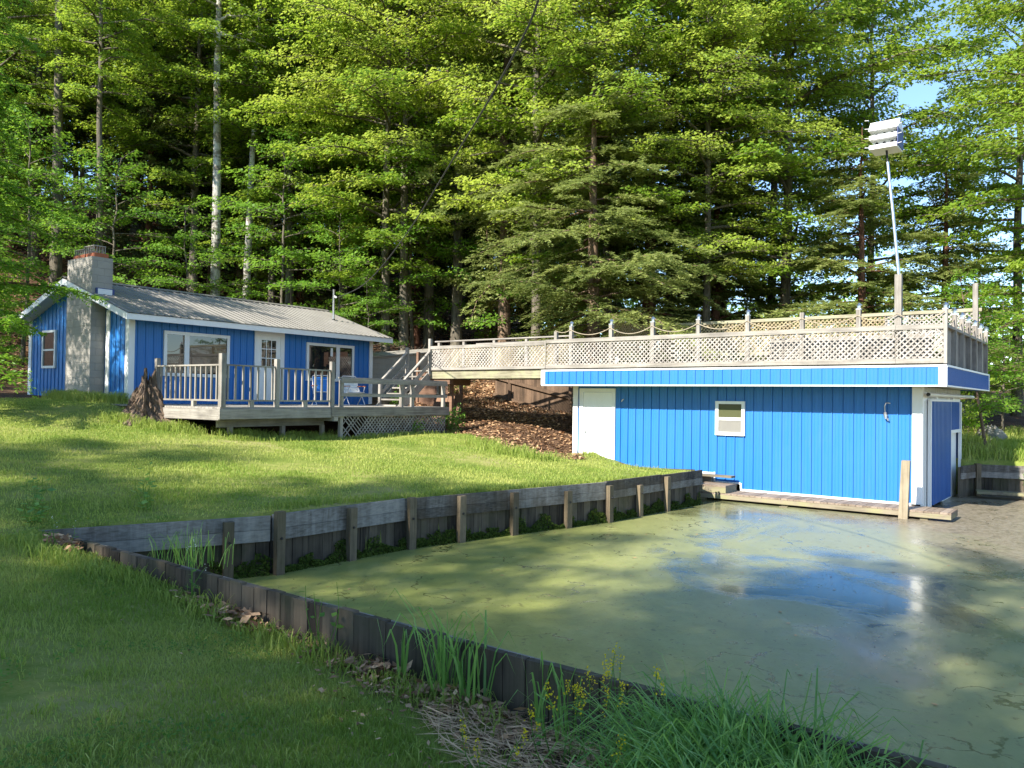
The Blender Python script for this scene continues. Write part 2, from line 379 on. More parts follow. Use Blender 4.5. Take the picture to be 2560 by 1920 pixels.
# ------------------------------------------------------------------ terrain
def smooth(t): t = np.clip(t, 0, 1); return t*t*(3-2*t)
CTRL = [(-5.35, 9.1, 1.0), (-3.05, 10.38, 1.04), (-1.57, 12.22, 1.0), (0, 13.6, .97), (1.86, 15.2, .95), (4.1, 17.8, .9),
        (0, 0, 1.0), (-3, 3, 1.0), (-6, 5, 1.06), (3, 0, .95), (-1.1, 5.6, .68), (.5, 4.45, .62), (-2.4, 6.8, .74), (-4, 8, .88), (2.1, 3.3, .6), (4, 1.9, .6),
        (-11, 17, 1.95), (-9, 13, 1.5), (-15, 18, 2.35), (-16, 10, 1.9), (-22, 14, 2.6), (-20, 0, 1.8), (-10, -8, 1.3), (10, -10, 1.0), (-5, 14.5, 1.28), (-8.9, 19.2, 2.0),
        (*K(-.5, 1.5), 2.38), (*K(-.3, -.3), 2.34), (*K(0, 6), 2.5), (*K(9, 0), 2.35), (*K(9, 5.6), 2.9), (*K(4, -1), 2.2), (*K(-.5, -5), 1.60), (*K(3.4, -5), 1.49), (*K(7, -5.1), 1.46), (*K(1.2, -4.4), 1.46), (*K(3, -3.5), 1.45), (*K(1.2, -5.4), 1.52), (*K(7, -2), 1.8),
        (*B(-9, -.2), .76), (*B(-7, -.4), .80), (*B(-5.6, -.4), .84), (*B(-9, 2.5), 1.3), (*B(-9, 5), 1.7), (*B(-5, 6.5), 1.8), (*B(0, 6.5), 1.6), (-.5, 29, 2.6), (2.0, 25, 2.1), (-1.2, 22, 1.6), (.5, 20, 1.15), (2.2, 21.2, 1.2),
        (12.4, 20.9, 1.15), (15, 20.4, 1.15), (14.8, 25.5, 1.35), (20, 24, 1.5), (20, 18, 1.2), (12, 27, 1.7), (25, 32, 2.5), (6, 27, 2.2), (-5, 31, 3.2)]
CP = np.array([c[:2] for c in CTRL]); CZ = np.array([c[2] for c in CTRL])
_d = np.linalg.norm(CP[:, None]-CP[None], axis=2)
_A = np.block([[-_d+np.eye(len(CP))*.02, np.ones((len(CP), 1)), CP], [np.ones((1, len(CP))), np.zeros((1, 3))], [CP.T, np.zeros((2, 3))]])
_W = np.linalg.solve(_A, np.concatenate([CZ, np.zeros(3)]))
def gz_arr(x, y):
    x = np.asarray(x, float); y = np.asarray(y, float); sh = x.shape; p = np.stack([x.ravel(), y.ravel()], 1)
    pc = p.copy(); pc[:, 0] = np.clip(pc[:, 0], -26, 28); pc[:, 1] = np.clip(pc[:, 1], -12, 34)
    d = np.linalg.norm(pc[:, None]-CP[None], axis=2)
    z = -d@_W[:-3]+_W[-3]+pc@_W[-2:]
    # wooded hillside rising behind the buildings, higher on the left
    A = np.interp(p[:, 0], [-60, -24, -12, -3, 4, 12, 40], [11, 11, 9.5, 7.5, 3.2, 1.2, 1.0])
    y0 = np.interp(p[:, 0], [-30, -20, -12, -4, 4, 12], [22, 26, 31, 30.5, 31, 32])
    z = z+A*smooth((p[:, 1]-y0)/30)+.07*np.sin(p[:, 0]*.9+1)*np.sin(p[:, 1]*.8)*smooth((p[:, 1]-26)/6)
    return z.reshape(sh)
def gz(x, y): return float(gz_arr(np.array([x]), np.array([y]))[0])

# pond outline (the soil side of the timber walls)
FW0 = np.array([-5.45, 9.13]); FWD = np.array([.792, -.611]); FWE = FW0+FWD*14
FARP = [(-5.45, 9.13), (-3.2, 10.5), (-1.72, 12.34), (-.12, 13.72), (1.74, 15.28), (3.1, 16.85), (4.3, 18.25)]
POND = np.array(FARP+[B(-5.15, -.02), B(-5.15, 4.9), B(.1, 4.9), (11.3, 20.05), (12.2, 20.75), (15, 19.4), (30, 13), (30, -10), (FWE[0]+.3, FWE[1]-8), tuple(FWE)])
def in_poly(x, y, P):
    x = np.asarray(x); y = np.asarray(y); r = np.zeros(x.shape, bool); n = len(P); j = n-1
    for i in range(n):
        xi, yi = P[i]; xj, yj = P[j]
        c = ((yi > y) != (yj > y)) & (x < (xj-xi)*(y-yi)/(yj-yi+1e-12)+xi); r ^= c; j = i
    return r
def nearest(x, y, P):
    p = np.stack([x, y], 1); best = np.full(len(p), 1e9); bp = p.copy()
    for i in range(len(P)):
        a = P[i]; b = P[(i+1) % len(P)]; ab = b-a
        t = np.clip(((p-a)@ab)/(ab@ab), 0, 1); c = a+t[:, None]*ab; d = np.linalg.norm(p-c, axis=1)
        k = d < best; best[k] = d[k]; bp[k] = c[k]
    return best, bp
def seq(a, b, st): return np.arange(a, b, st)
gx = np.concatenate([-18-np.geomspace(1, 400, 22)[::-1], seq(-18, -7, .5), seq(-7, 18, .2), seq(18, 30, .6), 30+np.geomspace(1, 400, 22)])
gy = np.concatenate([-8-np.geomspace(1, 400, 14)[::-1], seq(-8, 0, .6), seq(0, 24, .2), seq(24, 66, .6), 66+np.geomspace(1, 400, 18)])
GX, GY = np.meshgrid(gx, gy); gxx, gyy = GX.ravel().copy(), GY.ravel().copy()
inside = in_poly(gxx, gyy, POND); zz = np.empty(len(gxx))
near = (gxx > -8) & (gxx < 31) & (gyy > -11) & (gyy < 25)
dist = np.full(len(gxx), 9.); bp = np.stack([gxx, gyy], 1)
dd, bb = nearest(gxx[near], gyy[near], POND); dist[near] = dd; bp[near] = bb
snap = (dist < .16) & near
gxx[snap] = bp[snap, 0]; gyy[snap] = bp[snap, 1]
zz = gz_arr(gxx, gyy)
zz[inside] = -.7
ny, nx = GX.shape
idx = np.arange(nx*ny).reshape(ny, nx)
gq = np.stack([idx[:-1, :-1], idx[:-1, 1:], idx[1:, 1:], idx[1:, :-1]], -1).reshape(-1, 4)
gm = MB().add(np.stack([gxx, gyy, zz], 1), gq)
ground = gm.build('ground', M_ground, None, True); tag(ground, kind='structure')
LAWN = np.array([(-30, -30), (-30, 15), (-18, 19.5), (-13.5, 21), K(-.7, 2.2), K(0, 0), K(0, -4), K(7, -4.5), (-1.9, 23.6), (-.8, 21.4), (.2, 20.3), (1.2, 19.9), (1.9, 20.2), B(-9.0, .4), B(-5, -.3), (4.3, 18.2), (9, 20), (11, 22), (11.5, 26), (14, 27.5), (24, 27), (40, 22), (40, -30)])
inl = in_poly(gxx, gyy, LAWN); ld, _ = nearest(gxx, gyy, LAWN)
lit = .5+np.where(inl, -1, 1)*np.clip(ld/1.0, 0, 1)*.5
fd = ((gxx-FW0[0])*FWD[0]+(gyy-FW0[1])*FWD[1]); fo = -(gxx-FW0[0])*FWD[1]+(gyy-FW0[1])*FWD[0]
strip = (fd > 4.6) & (fd < 12) & (fo < 0)
lit = np.where(strip, np.maximum(lit, .95-np.clip(-fo/(.12+.28*np.clip(fd-4.8, 0, 4)), 0, 1.2)*.7), lit)
la = ground.data.attributes.new('litter', 'FLOAT', 'POINT'); la.data.foreach_set('value', lit.astype(np.float32))

wm = MB().add([(-7, -12, WL), (40, -12, WL), (40, 24, WL), (-7, 24, WL)], [[0, 1, 2, 3]])
tag(wm.build('water', M_water), kind='structure')

# ------------------------------------------------------------------ building pieces
def ribbed(mb, x0, x1, zb, zt, y, pitch=.2286, face=-1, rw=.03, dp=.02):
    """steel siding in the XZ plane facing face*y, zt/zb numbers or functions of x"""
    fb = zb if callable(zb) else (lambda x: zb); ft = zt if callable(zt) else (lambda x: zt)
    xs, ys = [x0], [y]; x = math.ceil(x0/pitch)*pitch
    while x < x1-.04:
        if x > x0+.04:
            for dx, d in ((-rw*.5, 0), (-rw*.38, 1), (rw*.3, 1), (rw*.42, -.5), (rw*.72, -.5), (rw*.78, 0)): xs.append(x+dx); ys.append(y+face*dp*d)
            for k in (1/3, 2/3):
                xx = x+pitch*k
                if xx < x1-.03:
                    for dx, d in ((-.012, 0), (0, .22), (.012, 0)): xs.append(xx+dx); ys.append(y+face*dp*d)
        x += pitch
    xs.append(x1); ys.append(y)
    v = [(a, b, fb(a)) for a, b in zip(xs, ys)]+[(a, b, ft(a)) for a, b in zip(xs, ys)]; n = len(xs)
    mb.add(v, [[i, i+1, n+i+1, n+i] for i in range(n-1)])
def clip_poly(poly, x0, x1, z0, z1):
    for ax, lim, sg in ((0, x0, 1), (0, x1, -1), (1, z0, 1), (1, z1, -1)):
        out = []
        for i in range(len(poly)):
            a, b = poly[i-1], poly[i]; ia, ib = sg*(a[ax]-lim) >= 0, sg*(b[ax]-lim) >= 0
            if ia != ib:
                t = (lim-a[ax])/(b[ax]-a[ax]); out.append((a[0]+t*(b[0]-a[0]), a[1]+t*(b[1]-a[1])))
            if ib: out.append(b)
        poly = out
        if not poly: return []
    return poly
def lattice(mb, x0, x1, z0, z1, y, pitch=.115, wd=.036, th=.008, phase=0., miss=()):
    """two crossed layers of diagonal laths, clipped to a rectangle"""
    h = z1-z0; k = 0
    for lay, sg in ((0, 1), (1, -1)):
        c = x0-h-.2+phase*pitch
        while c < x1+h+.2:
            k += 1
            if k not in miss:
                w2 = wd*.7071
                if sg > 0: p = [(c-w2, z0), (c+w2, z0), (c+w2+h, z1), (c-w2+h, z1)]
                else: p = [(c-w2+h, z0), (c+w2+h, z0), (c+w2, z1), (c-w2, z1)]
                q = clip_poly(p, x0, x1, z0, z1)
                if len(q) >= 3:
                    ya = y+lay*(th+.001); n = len(q)
                    v = [(a, ya, b) for a, b in q]+[(a, ya+th, b) for a, b in q]
                    quads = [[i, (i+1) % n, n+(i+1) % n, n+i] for i in range(n)]
                    tr = [[0, i+1, i] for i in range(1, n-1)]+[[n, n+i, n+i+1] for i in range(1, n-1)]
                    mb.add(v, quads, tr, tint=RNG.uniform(.2, .8))
            c += pitch*1.0
    return mb
def one(mat, name, parent, *boxes, label=None):
    m = MB()
    for b in boxes: m.box(*b, tint=RNG.uniform(.25, .75))
    return m.build(name, mat, parent, label=label)

# ================================================================== BOATHOUSE
bh = empty('boathouse', 'bright blue metal boathouse with white trim standing at the pond', 'boathouse', (*B(0, 0), 0), -TH)
XL = -8.81; ZT = 2.97
m = MB()
ribbed(m, XL, -4.63, .83, ZT, 0); ribbed(m, -4.63, -3.95, .62, ZT, 0); ribbed(m, -3.95, -.02, .47, ZT, 0)
m.build('front_wall', M_blue, bh)
m = MB()
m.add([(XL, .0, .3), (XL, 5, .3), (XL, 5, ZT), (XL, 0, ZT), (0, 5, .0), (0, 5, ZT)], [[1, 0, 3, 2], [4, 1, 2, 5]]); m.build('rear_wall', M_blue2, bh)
one(M_white, 'corner_trim', bh, (-.17, .012, -.035, -.002, .46, ZT), label='white trim board on the pond corner')
one(M_white, 'corner_trim', bh, (XL-.012, XL+.15, -.035, -.002, .78, ZT), label='white trim board beside the white door')
m = MB(); m.box(XL+.16, -4.63, -.03, -.003, .785, .83).box(-4.64, -4.60, -.03, -.003, .60, .84).box(-4.60, -3.95, -.031, -.003, .585, .625).box(-3.96, -3.92, -.03, -.003, .43, .61).box(-3.92, -.18, -.031, -.003, .425, .475)
m.build('base_trim', M_white, bh)
# roof slab and blue fascia band
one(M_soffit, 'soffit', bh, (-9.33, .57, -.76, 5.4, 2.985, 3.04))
m = MB(); ribbed(m, -9.24, .46, 2.985, 3.355, -.80, .2286, -1, .022, .014); m.build('fascia', M_blue, bh, label='bright blue ribbed band along the front roof edge')
m = MB(); m.box(-9.372, .61, -.815, -.78, 3.355, 3.395).box(-9.37, .61, -.812, -.765, 2.955, 2.985); m.build('fascia_trim', M_white, bh)
one(M_white, 'fascia_corner', bh, (-9.374, -9.24, -.822, -.766, 2.985, 3.355)); one(M_white, 'fascia_corner', bh, (.46, .614, -.822, -.766, 2.985, 3.355))
m = MB()
tmp = MB(); ribbed(tmp, -.765, 5.42, 0, 1, 0, .105, 1, .02, .012)
v = np.concatenate(tmp.v); v2 = np.stack([.60+v[:, 1], v[:, 0], np.where(v[:, 2] > .5, 3.355, 2.985)], 1)
m.add(v2, np.concatenate(tmp.q)); m.build('fascia', M_blue2, bh, label='blue ribbed band on the end of the roof, its shade put into the colour')
m = MB(); m.box(.575, .622, -.765, 5.44, 3.355, 3.395).box(.575, .62, -.765, 5.44, 2.955, 2.985).box(.575, .625, 5.42, 5.46, 2.955, 3.395); m.build('fascia_trim', M_white, bh)
one(M_blue2, 'fascia', bh, (-9.36, .57, 5.40, 5.43, 2.96, 3.39), (-9.37, -9.34, -.765, 5.4, 2.96, 3.39))
# entrance door
d = one(M_white, 'door_frame', bh, (-8.60, -8.48, -.05, -.004, .84, 2.90), (-7.56, -7.46, -.05, -.004, .84, 2.90), (-8.48, -7.56, -.05, -.004, 2.80, 2.90))
dr = one(M_door, 'door', bh, (-8.475, -7.565, -.026, -.006, .85, 2.795))
m = MB()
for (xa, xb, za, zb_) in ((-8.36, -8.08, 2.1, 2.62), (-7.96, -7.68, 2.1, 2.62), (-8.36, -8.08, 1.42, 1.95), (-7.96, -7.68, 1.42, 1.95), (-8.36, -8.08, 1.0, 1.28), (-7.96, -7.68, 1.0, 1.28)):
    m.box(xa, xb, -.032, -.0255, za, za+.02).box(xa, xb, -.032, -.0255, zb_-.02, zb_).box(xa, xa+.02, -.032, -.0255, za+.02, zb_-.02).box(xb-.02, xb, -.032, -.0255, za+.02, zb_-.02)
m.build('door_panel_moulding', M_door, dr)
m = MB(); m.tube([(-8.40, -.027, 1.72), (-8.40, -.06, 1.72), (-8.40, -.075, 1.72), (-8.40, -.10, 1.72)], [.012, .012, .03, .022], 10); m.build('door_knob', M_alu, dr)
one(M_alu, 'door_sill', bh, (-8.5, -7.54, -.07, -.052, .80, .84))
# small sash window
wf = one(M_white, 'window', bh, (-4.60, -4.52, -.06, -.004, 1.76, 2.60), (-3.93, -3.85, -.06, -.004, 1.76, 2.60), (-4.52, -3.93, -.06, -.004, 2.53, 2.60), (-4.52, -3.93, -.06, -.004, 1.76, 1.84), (-4.52, -3.93, -.05, -.004, 2.13, 2.20))
one(M_glassg, 'pane', wf, (-4.52, -3.93, -.03, -.006, 2.20, 2.53), label='upper pane of pebbled greenish glass'); one(M_screen, 'pane', wf, (-4.52, -3.93, -.034, -.006, 1.84, 2.13), label='lower grey screened pane')
# bent wall lamp and tap
m = MB(); m.tube([(-.70, -.02, 2.38), (-.70, -.07, 2.44), (-.70, -.09, 2.54), (-.67, -.10, 2.61), (-.62, -.12, 2.61), (-.58, -.12, 2.60)], .012, 8).tube([(-.70, -.03, 2.40), (-.69, -.06, 2.34), (-.68, -.08, 2.26)], [.035, .045, .02], 10).tube([(-.66, -.03, 2.28), (-.63, -.06, 2.22)], .018, 8)
m.build('wall_lamp', M_alu, bh)
m = MB(); m.tube([(-7.27, -.02, 2.55), (-7.24, -.07, 2.56), (-7.2, -.09, 2.6), (-7.17, -.09, 2.61)], .013, 8); m.build('hook', M_whitetube, bh)
# end wall towards the open pond: sliding door, rail, opening
m = MB(); m.box(-.012, .012, .0, .55, .3, 2.97).box(-.012, .012, .55, 5.0, 2.66, 2.97).box(-.012, .05, 4.86, 5.0, -.2, 2.66).box(-.012, .045, 3.1, 4.86, 1.88, 1.96); m.build('end_wall', M_white, bh)
m = MB()
tmp = MB(); ribbed(tmp, .12, 4.95, 2.86, 2.965, 0, .22, 1, .11, .02); v = np.concatenate(tmp.v); m.add(np.stack([.014+v[:, 1], v[:, 0], v[:, 2]], 1), np.concatenate(tmp.q))
m.build('corrugated_soffit_strip', M_soffit, bh)
one(M_white, 'corner_trim', bh, (-.01, .035, -.034, .14, .46, ZT), label='white trim board on the shaded end wall'); one(M_soffit, 'recess_board', bh, (.0, .02, .30, .42, .36, 2.66))
sd = MB(); tmp = MB(); ribbed(tmp, .62, 3.02, .38, 2.66, 0, .165, 1, .075, .05); v = np.concatenate(tmp.v)
sd.add(np.stack([.06+v[:, 1], v[:, 0], v[:, 2]], 1), np.concatenate(tmp.q)).box(.02, .055, .62, 3.02, .381, 2.66)
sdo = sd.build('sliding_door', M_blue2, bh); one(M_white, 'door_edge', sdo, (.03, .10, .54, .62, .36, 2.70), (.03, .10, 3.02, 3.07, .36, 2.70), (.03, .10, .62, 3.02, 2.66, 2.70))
m = MB(); m.tube([(.13, .05, 2.80), (.13, 6.3, 2.80)], .045, 12); rl = m.build('door_rail', M_whitetube, bh, smooth=True)
for y in (.9, 3.0): one(M_alu, 'hanger', rl, (.08, .15, y, y+.05, 2.705, 2.83))
m = MB(); m.tube([(.13, .02, 2.80), (.13, .06, 2.80)], .038, 10); m.build('rail_end', M_black, rl)
m = MB(); tmp = MB(); ribbed(tmp, 3.12, 4.86, 1.96, 2.66, 0, .105, 1, .02, .012); v = np.concatenate(tmp.v)
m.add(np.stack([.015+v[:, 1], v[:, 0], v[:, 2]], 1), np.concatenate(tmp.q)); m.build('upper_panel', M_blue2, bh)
one(M_white, 'added_pale_panel', bh, (-.09, -.06, 2.9, 4.86, -.2, 1.9), label='white panel added in the boat opening to stand in for the lit interior wall')  # added white panel catches sky light in place of the dark inner wall
one(M_soffit, 'inner_wall', bh, (-5.1, -.1, 4.87, 4.9, -.2, 2.9), label='pale inner wall seen through the boat opening')
# ---------------- roof terrace on the boathouse, with the bridge to the cottage deck
rd = empty('roof_terrace', 'long weathered lattice railed timber terrace on the boathouse roof and its footbridge', 'terrace', (*B(0, 0), 0), -TH)
m = MB()
for k in range(44):
    x = -9.25+k*.222; m.box(x, x+.21, -.74, 5.35, 3.405, 3.44, tint=RNG.uniform(.2, .8))
for k in range(24):
    x = -14.62+k*.2235; m.box(x, x+.214, -.76, .62, 3.40, 3.437, tint=RNG.uniform(.2, .8))
m.build('floor_boards', M_gy, rd)
one(M_beam, 'bridge_beam', rd, (-13.62, -9.38, -.80, -.745, 3.17, 3.38), label='pale green tinged beam under the footbridge')
one(M_beam, 'bridge_beam', rd, (-14.6, -9.38, .56, .62, 3.17, 3.38)); one(M_brown, 'cross_beam', rd, (-13.28, -13.12, -.74, .55, 2.98, 3.17), (-13.75, -12.85, -.742, -.58, 3.0, 3.168))
m = MB()
for k in range(9): m.box(-13.4+k*.5, -13.36+k*.5, -.72, .55, 3.2, 3.38)
m.build('joists', M_gy, rd)
for x in (-13.3,): one(M_brown, 'support_post', rd, (x, x+.1, -.25, -.15, gz(*B(x, -.2))-.2, 2.98 if x < -12 else 3.17))
for x, y in ((-14.55, .5), (-14.55, -.72)): one(M_gz, 'support_post', rd, (x, x+.1, y, y+.09, gz(*B(x, y))-.2, 3.4))
def panel(x0, x1, y, z0, z1, ph=0., mat=M_lat, miss=()):
    return lattice(MB(), x0, x1, z0, z1, y, .118, .030, .008, ph, miss).build('lattice_panel', mat, rd)
for i, (a, b) in enumerate(((-13.55, -11.9), (-11.9, -9.24), (-9.22, -7.8), (-7.8, -5.4), (-5.4, -2.95), (-2.95, -.36), (-.35, .55))): panel(a, b, -.80, 3.50, 4.14, RNG.random())
m = MB(); m.box(-13.62, -9.24, -.825, -.79, 4.08, 4.175).box(-9.235, -.34, -.826, -.79, 4.125, 4.225).box(-.335, .61, -.828, -.79, 4.12, 4.22); m.build('top_rail', M_gx, rd)
m = MB(); m.box(-13.62, -9.24, -.825, -.79, 3.43, 3.515).box(-9.235, -.34, -.826, -.79, 3.43, 3.535).box(-.335, .61, -.828, -.79, 3.43, 3.53); m.build('bottom_rail', M_gx, rd)
one(M_gz, 'end_post', rd, (-13.69, -13.60, -.83, -.74, 3.3, 4.41)); one(M_gz, 'joint_strip', rd, (-9.255, -9.215, -.84, -.828, 3.44, 4.20)); one(M_gz, 'corner_board', rd, (.55, .615, -.835, -.75, 3.42, 4.24))
def cap_post(x, y, z0, z1, wd=.09, lamp=True):
    p = one(M_gz, 'post', rd, (x-wd/2, x+wd/2, y-wd/2, y+wd/2, z0, z1))
    if lamp:
        c = MB(); c.box(x-.05, x+.05, y-.05, y+.05, z1, z1+.02).tube([(x, y, z1+.02), (x, y, z1+.09)], .036, 8)
        c.tube([(x, y, z1+.09), (x, y, z1+.10), (x, y, z1+.135), (x, y, z1+.15)], [.07, .066, .025, .004], 4); c.build('post_lamp', M_alu, p)
    return p
FP = [-8.43, -7.19, -5.98, -4.75, -3.52, -2.27, -1.08]
cap_post(-8.93, -.745, 3.44, 4.45, lamp=False)
for i, x in enumerate(FP): cap_post(x, -.745, 3.44, 4.56 if i < 4 else 4.60, lamp=i not in (5,))
cap_post(.56, -.70, 4.24, 4.52)
ropes = [-8.93]+FP+[-.31, .56]
for a, b in zip(ropes[:-1], ropes[1:]):
    t = np.linspace(0, 1, 12); z = 4.47-.17*(1-(2*t-1)**2)*min(1, (b-a)/1.0)*RNG.uniform(.7, 1.15)
    MB().tube(np.stack([a+(b-a)*t, np.full(12, -.745-.05), z], 1), .012, 6, False).build('rope', M_rope, rd, True)
one(M_gx, 'bench_back', rd, (-3.1, .3, -.45, -.42, 3.5, 4.06))
# bridge back rails and bench rail
for x in (-14.55, -13.46, -12.2, -10.94, -9.8): one(M_gz, 'post', rd, (x-.045, x+.045, .56, .65, 3.43, 4.42))
m = MB(); m.box(-14.7, -9.2, .54, .68, 4.42, 4.46).box(-12.9, -9.2, .53, .56, 4.26, 4.33); m.build('back_rail', M_gx, rd)
lattice(MB(), -14.5, -9.3, 3.5, 4.2, .60, .118, .030, .008, .3).build('lattice_panel', M_latold, rd)
# tall privacy lattice on the far side of the terrace
for i, (a, b) in enumerate(((-8.9, -6.6), (-6.6, -4.2), (-4.2, -1.9), (-1.9, .42))): lattice(MB(), a, b, 4.12, 5.06, 5.33, .120, .032, .008, RNG.random()).build('lattice_panel', M_latold if i < 3 else M_lat, rd)
m = MB(); m.box(-9.0, .46, 5.30, 5.36, 5.06, 5.15).box(-9.0, .46, 5.3, 5.36, 4.03, 4.12); m.build('back_rail', M_beam, rd)
tmp = lattice(MB(), 0, 2.3, 4.15, 5.1, 0, .120, .032, .008, .2); v = np.concatenate(tmp.v)
m = MB().add(np.stack([-9.02+v[:, 1]-.35*(1-v[:, 0]/2.3), 3.05+v[:, 0], v[:, 2]], 1), np.concatenate(tmp.q), np.concatenate(tmp.t)); m.build('lattice_panel', M_latold, rd, label='shaded lattice panel turned end on')
one(M_post, 'post', rd, (-9.42, -9.30, 2.95, 3.05, 3.44, 5.2)); one(M_gz, 'post', rd, (.26, .38, 5.22, 5.32, 3.44, 5.80), label='tall post at the far right corner')
for x in (-8.9, -6.6, -4.2, -1.9): one(M_gz, 'post', rd, (x-.045, x+.045, 5.37, 5.46, 3.44, 5.1))
# end railing: plain boards with posts outside
one(M_gz, 'end_panel', rd, *[(.50, .52, -.70+k*.3, -.705+(k+1)*.3, 3.43, 4.16) for k in range(20)])
m = MB(); m.box(.49, .60, -.70, 5.3, 4.16, 4.22); m.build('top_rail', M_gy, rd)
for k in range(6):
    y = .35+k*.97; cap_post(.565, y, 3.40, 4.50)
    t = np.linspace(0, 1, 10); ya = y-.97 if k else -.70
    MB().tube(np.stack([np.full(10, .565), ya+(y-ya)*t, 4.42-.13*(1-(2*t-1)**2)], 1), .011, 6, False).build('rope', M_rope, rd, True)
# stairs from the bridge down to the cottage deck
stx = empty('stairs', 'weathered timber stairs with sloping handrails from the deck up to the footbridge', 'stairs', (*B(0, 0), 0), -TH)
RISE, RUN = 1.10, 1.25
for k in range(6):
    y = -.98-k*.215; z = 3.25-k*.18; one(M_gx, 'tread', stx, (-14.56, -13.70, y-.12, y+.12, z-.04, z), (-14.56, -13.70, y-.12, y+.12, z-.045, z-.041))
for x in (-14.62, -13.66): MB().beam((x, -.80, 3.25), (x, -2.25, 2.05), .045, .24).build('stringer', M_gx, stx)
for x in (-14.63, -13.64):
    MB().beam((x, -.80, 4.02), (x, -1.98, 3.02), .09, .045).build('handrail', M_gy, stx)
    MB().beam((x, -.80, 3.62), (x, -1.95, 2.65), .04, .09).build('handrail', M_gy, stx)
    one(M_gz, 'newel_post', stx, (x-.045, x+.045, -1.98, -1.89, 2.28, 3.02))
one(M_gz, 'newel_post', stx, (-14.68, -14.59, -.84, -.75, 3.3, 4.16))

# loose plank, steps and dock
dk = empty('dock', 'narrow weathered plank dock along the blue boathouse wall', 'dock', (*B(0, 0), 0), -TH)
m = MB(); x = -4.72
while x < .68:
    m.box(x, min(x+.138, .70), -.84+RNG.uniform(-.008, .008), -.05, .395, .432+RNG.uniform(-.003, .003), tint=RNG.uniform(.2, .8)); x += .145
m.build('deck_boards', M_dockb, dk)
one(M_docke, 'edge_beam', dk, (-4.72, .70, -.85, -.80, .30, .392)); one(M_docke, 'end_beam', dk, (.65, .70, -.795, -.05, .30, .392))
for x in (-2.62, -4.6, .2): one(M_docke, 'support_post', dk, (x-.07, x+.07, -.79, -.66, -.6, .39))
one(M_docke, 'support_post', dk, (-2.70, -2.52, -.92, -.852, .0, .26))
m = MB(); m.hexa([(-.28, -.95, -.5), (-.10, -.95, -.5), (-.10, -.85, -.5), (-.28, -.85, -.5), (-.19, -.95, 1.43), (-.03, -.95, 1.43), (-.03, -.86, 1.44), (-.19, -.86, 1.44)]).build('mooring_post', M_post, dk)
st2 = empty('dock_step', 'boxy weathered timber step resting on the left end of the dock', 'step', (*B(0, 0), 0), -TH)
one(M_dockb, 'tread', st2, *[(-4.75, -3.98, -.86+k*.14, -.725+k*.14, .57, .61) for k in range(5)]); one(M_docke, 'riser', st2, (-4.75, -3.98, -.855, -.82, .435, .568), (-4.02, -3.985, -.818, -.18, .435, .568), (-4.75, -4.70, -.818, -.18, .435, .568))
lk = empty('landing_plank', 'loose pale plank sticking out past the boathouse wall above the step', 'plank', (*B(0, 0), 0), -TH)
one(M_docke, 'board', lk, (-6.0, -4.02, -.42, -.17, .755, .80)); one(M_brown, 'cleat', lk, (-5.1, -4.98, -.40, -.2, .60, .753)); one(M_gx, 'ledger', lk, (-5.25, -4.64, -.16, -.06, .56, .74))
sll = MB()
for i in range(3): sll.box(-8.6+.0*i, -5.4+.1*i, -.30-.20*i, -.12-.2*i, .80-.055*i, .835-.055*i, tint=.3+.2*i)
o = sll.build('boardwalk', M_docke, None, loc=(*B(0, 0), 0)); o.rotation_euler.z = -TH; tag(o, 'low pale boards laid on the grass along the white door', 'boardwalk')
m = MB()
for i in range(3): m.box(-10.4+.15*i, -8.95, -.55-.1*i+.35*i, -.4-.1*i+.35*i, .80+.07*i, .90+.07*i, tint=.3+.2*i)
o = m.build('timber_edging', M_docke, None, loc=(*B(0, 0), 0)); o.rotation_euler.z = -TH; tag(o, 'stacked pale timbers beside the left corner of the boathouse', 'timber')

# ---------------- martin house on its pole
mh = empty('bird_house', 'white multi storey bird house on a leaning metal pole above the terrace', 'bird house', (*B(-.31, -.66), 0), -TH)
one(M_gz, 'mount_post', mh, (-.07, .06, -.07, .06, 3.45, 5.30))
MB().tube([(0, -.02, 4.6), (0, -.02, 5.25), (-.12, -.02, 6.6), (-.23, -.02, 7.70)], [.034, .034, .032, .030], 12).build('pole', M_alu, mh, True)
MB().tube([(-.23, -.02, 7.68), (-.25, -.02, 7.98)], .022, 10).build('pole_tip', M_black, mh, True)
hx = -.27
body = one(M_white, 'house_body', mh, (hx-.22, hx+.22, -.13, .13, 7.98, 8.42))
m = MB()
for z in (8.03, 8.22):
    for k in range(3): m.tube([(hx-.15+.15*k, -.129, z+.06), (hx-.15+.15*k, -.134, z+.06)], .032, 12)
m.build('entrance_hole', M_black, body)
for z in (7.95, 8.155): 
    p = one(M_white, 'porch_floor', mh, (hx-.27, hx+.27, -.27, .27, z, z+.025)); one(M_white, 'porch_rail', p, (hx-.27, hx+.27, -.275, -.262, z+.025, z+.085))
m = MB(); m.add([(hx-.29, -.27, 8.35), (hx+.29, -.27, 8.35), (hx+.29, -.06, 8.58), (hx-.29, -.06, 8.58), (hx+.29, .27, 8.35), (hx-.29, .27, 8.35), (hx+.29, .06, 8.58), (hx-.29, .06, 8.58)], [[0, 1, 2, 3], [3, 2, 6, 7], [7, 6, 4, 5], [1, 4, 6, 2], [0, 3, 7, 5], [0, 5, 4, 1]]); m.build('roof', M_white, mh)
one(M_flash, 'end_wall', mh, (hx+.275, hx+.288, -.26, .26, 7.98, 8.35)); m = MB()
for z in (8.0, 8.2, 8.4, 8.58):
    for sx in (-1, 1): m.tube([(hx+sx*.28, -.26, z), (hx+sx*.36, -.26, z+.01)], .007, 5)
m.build('perch', M_whitetube, mh)

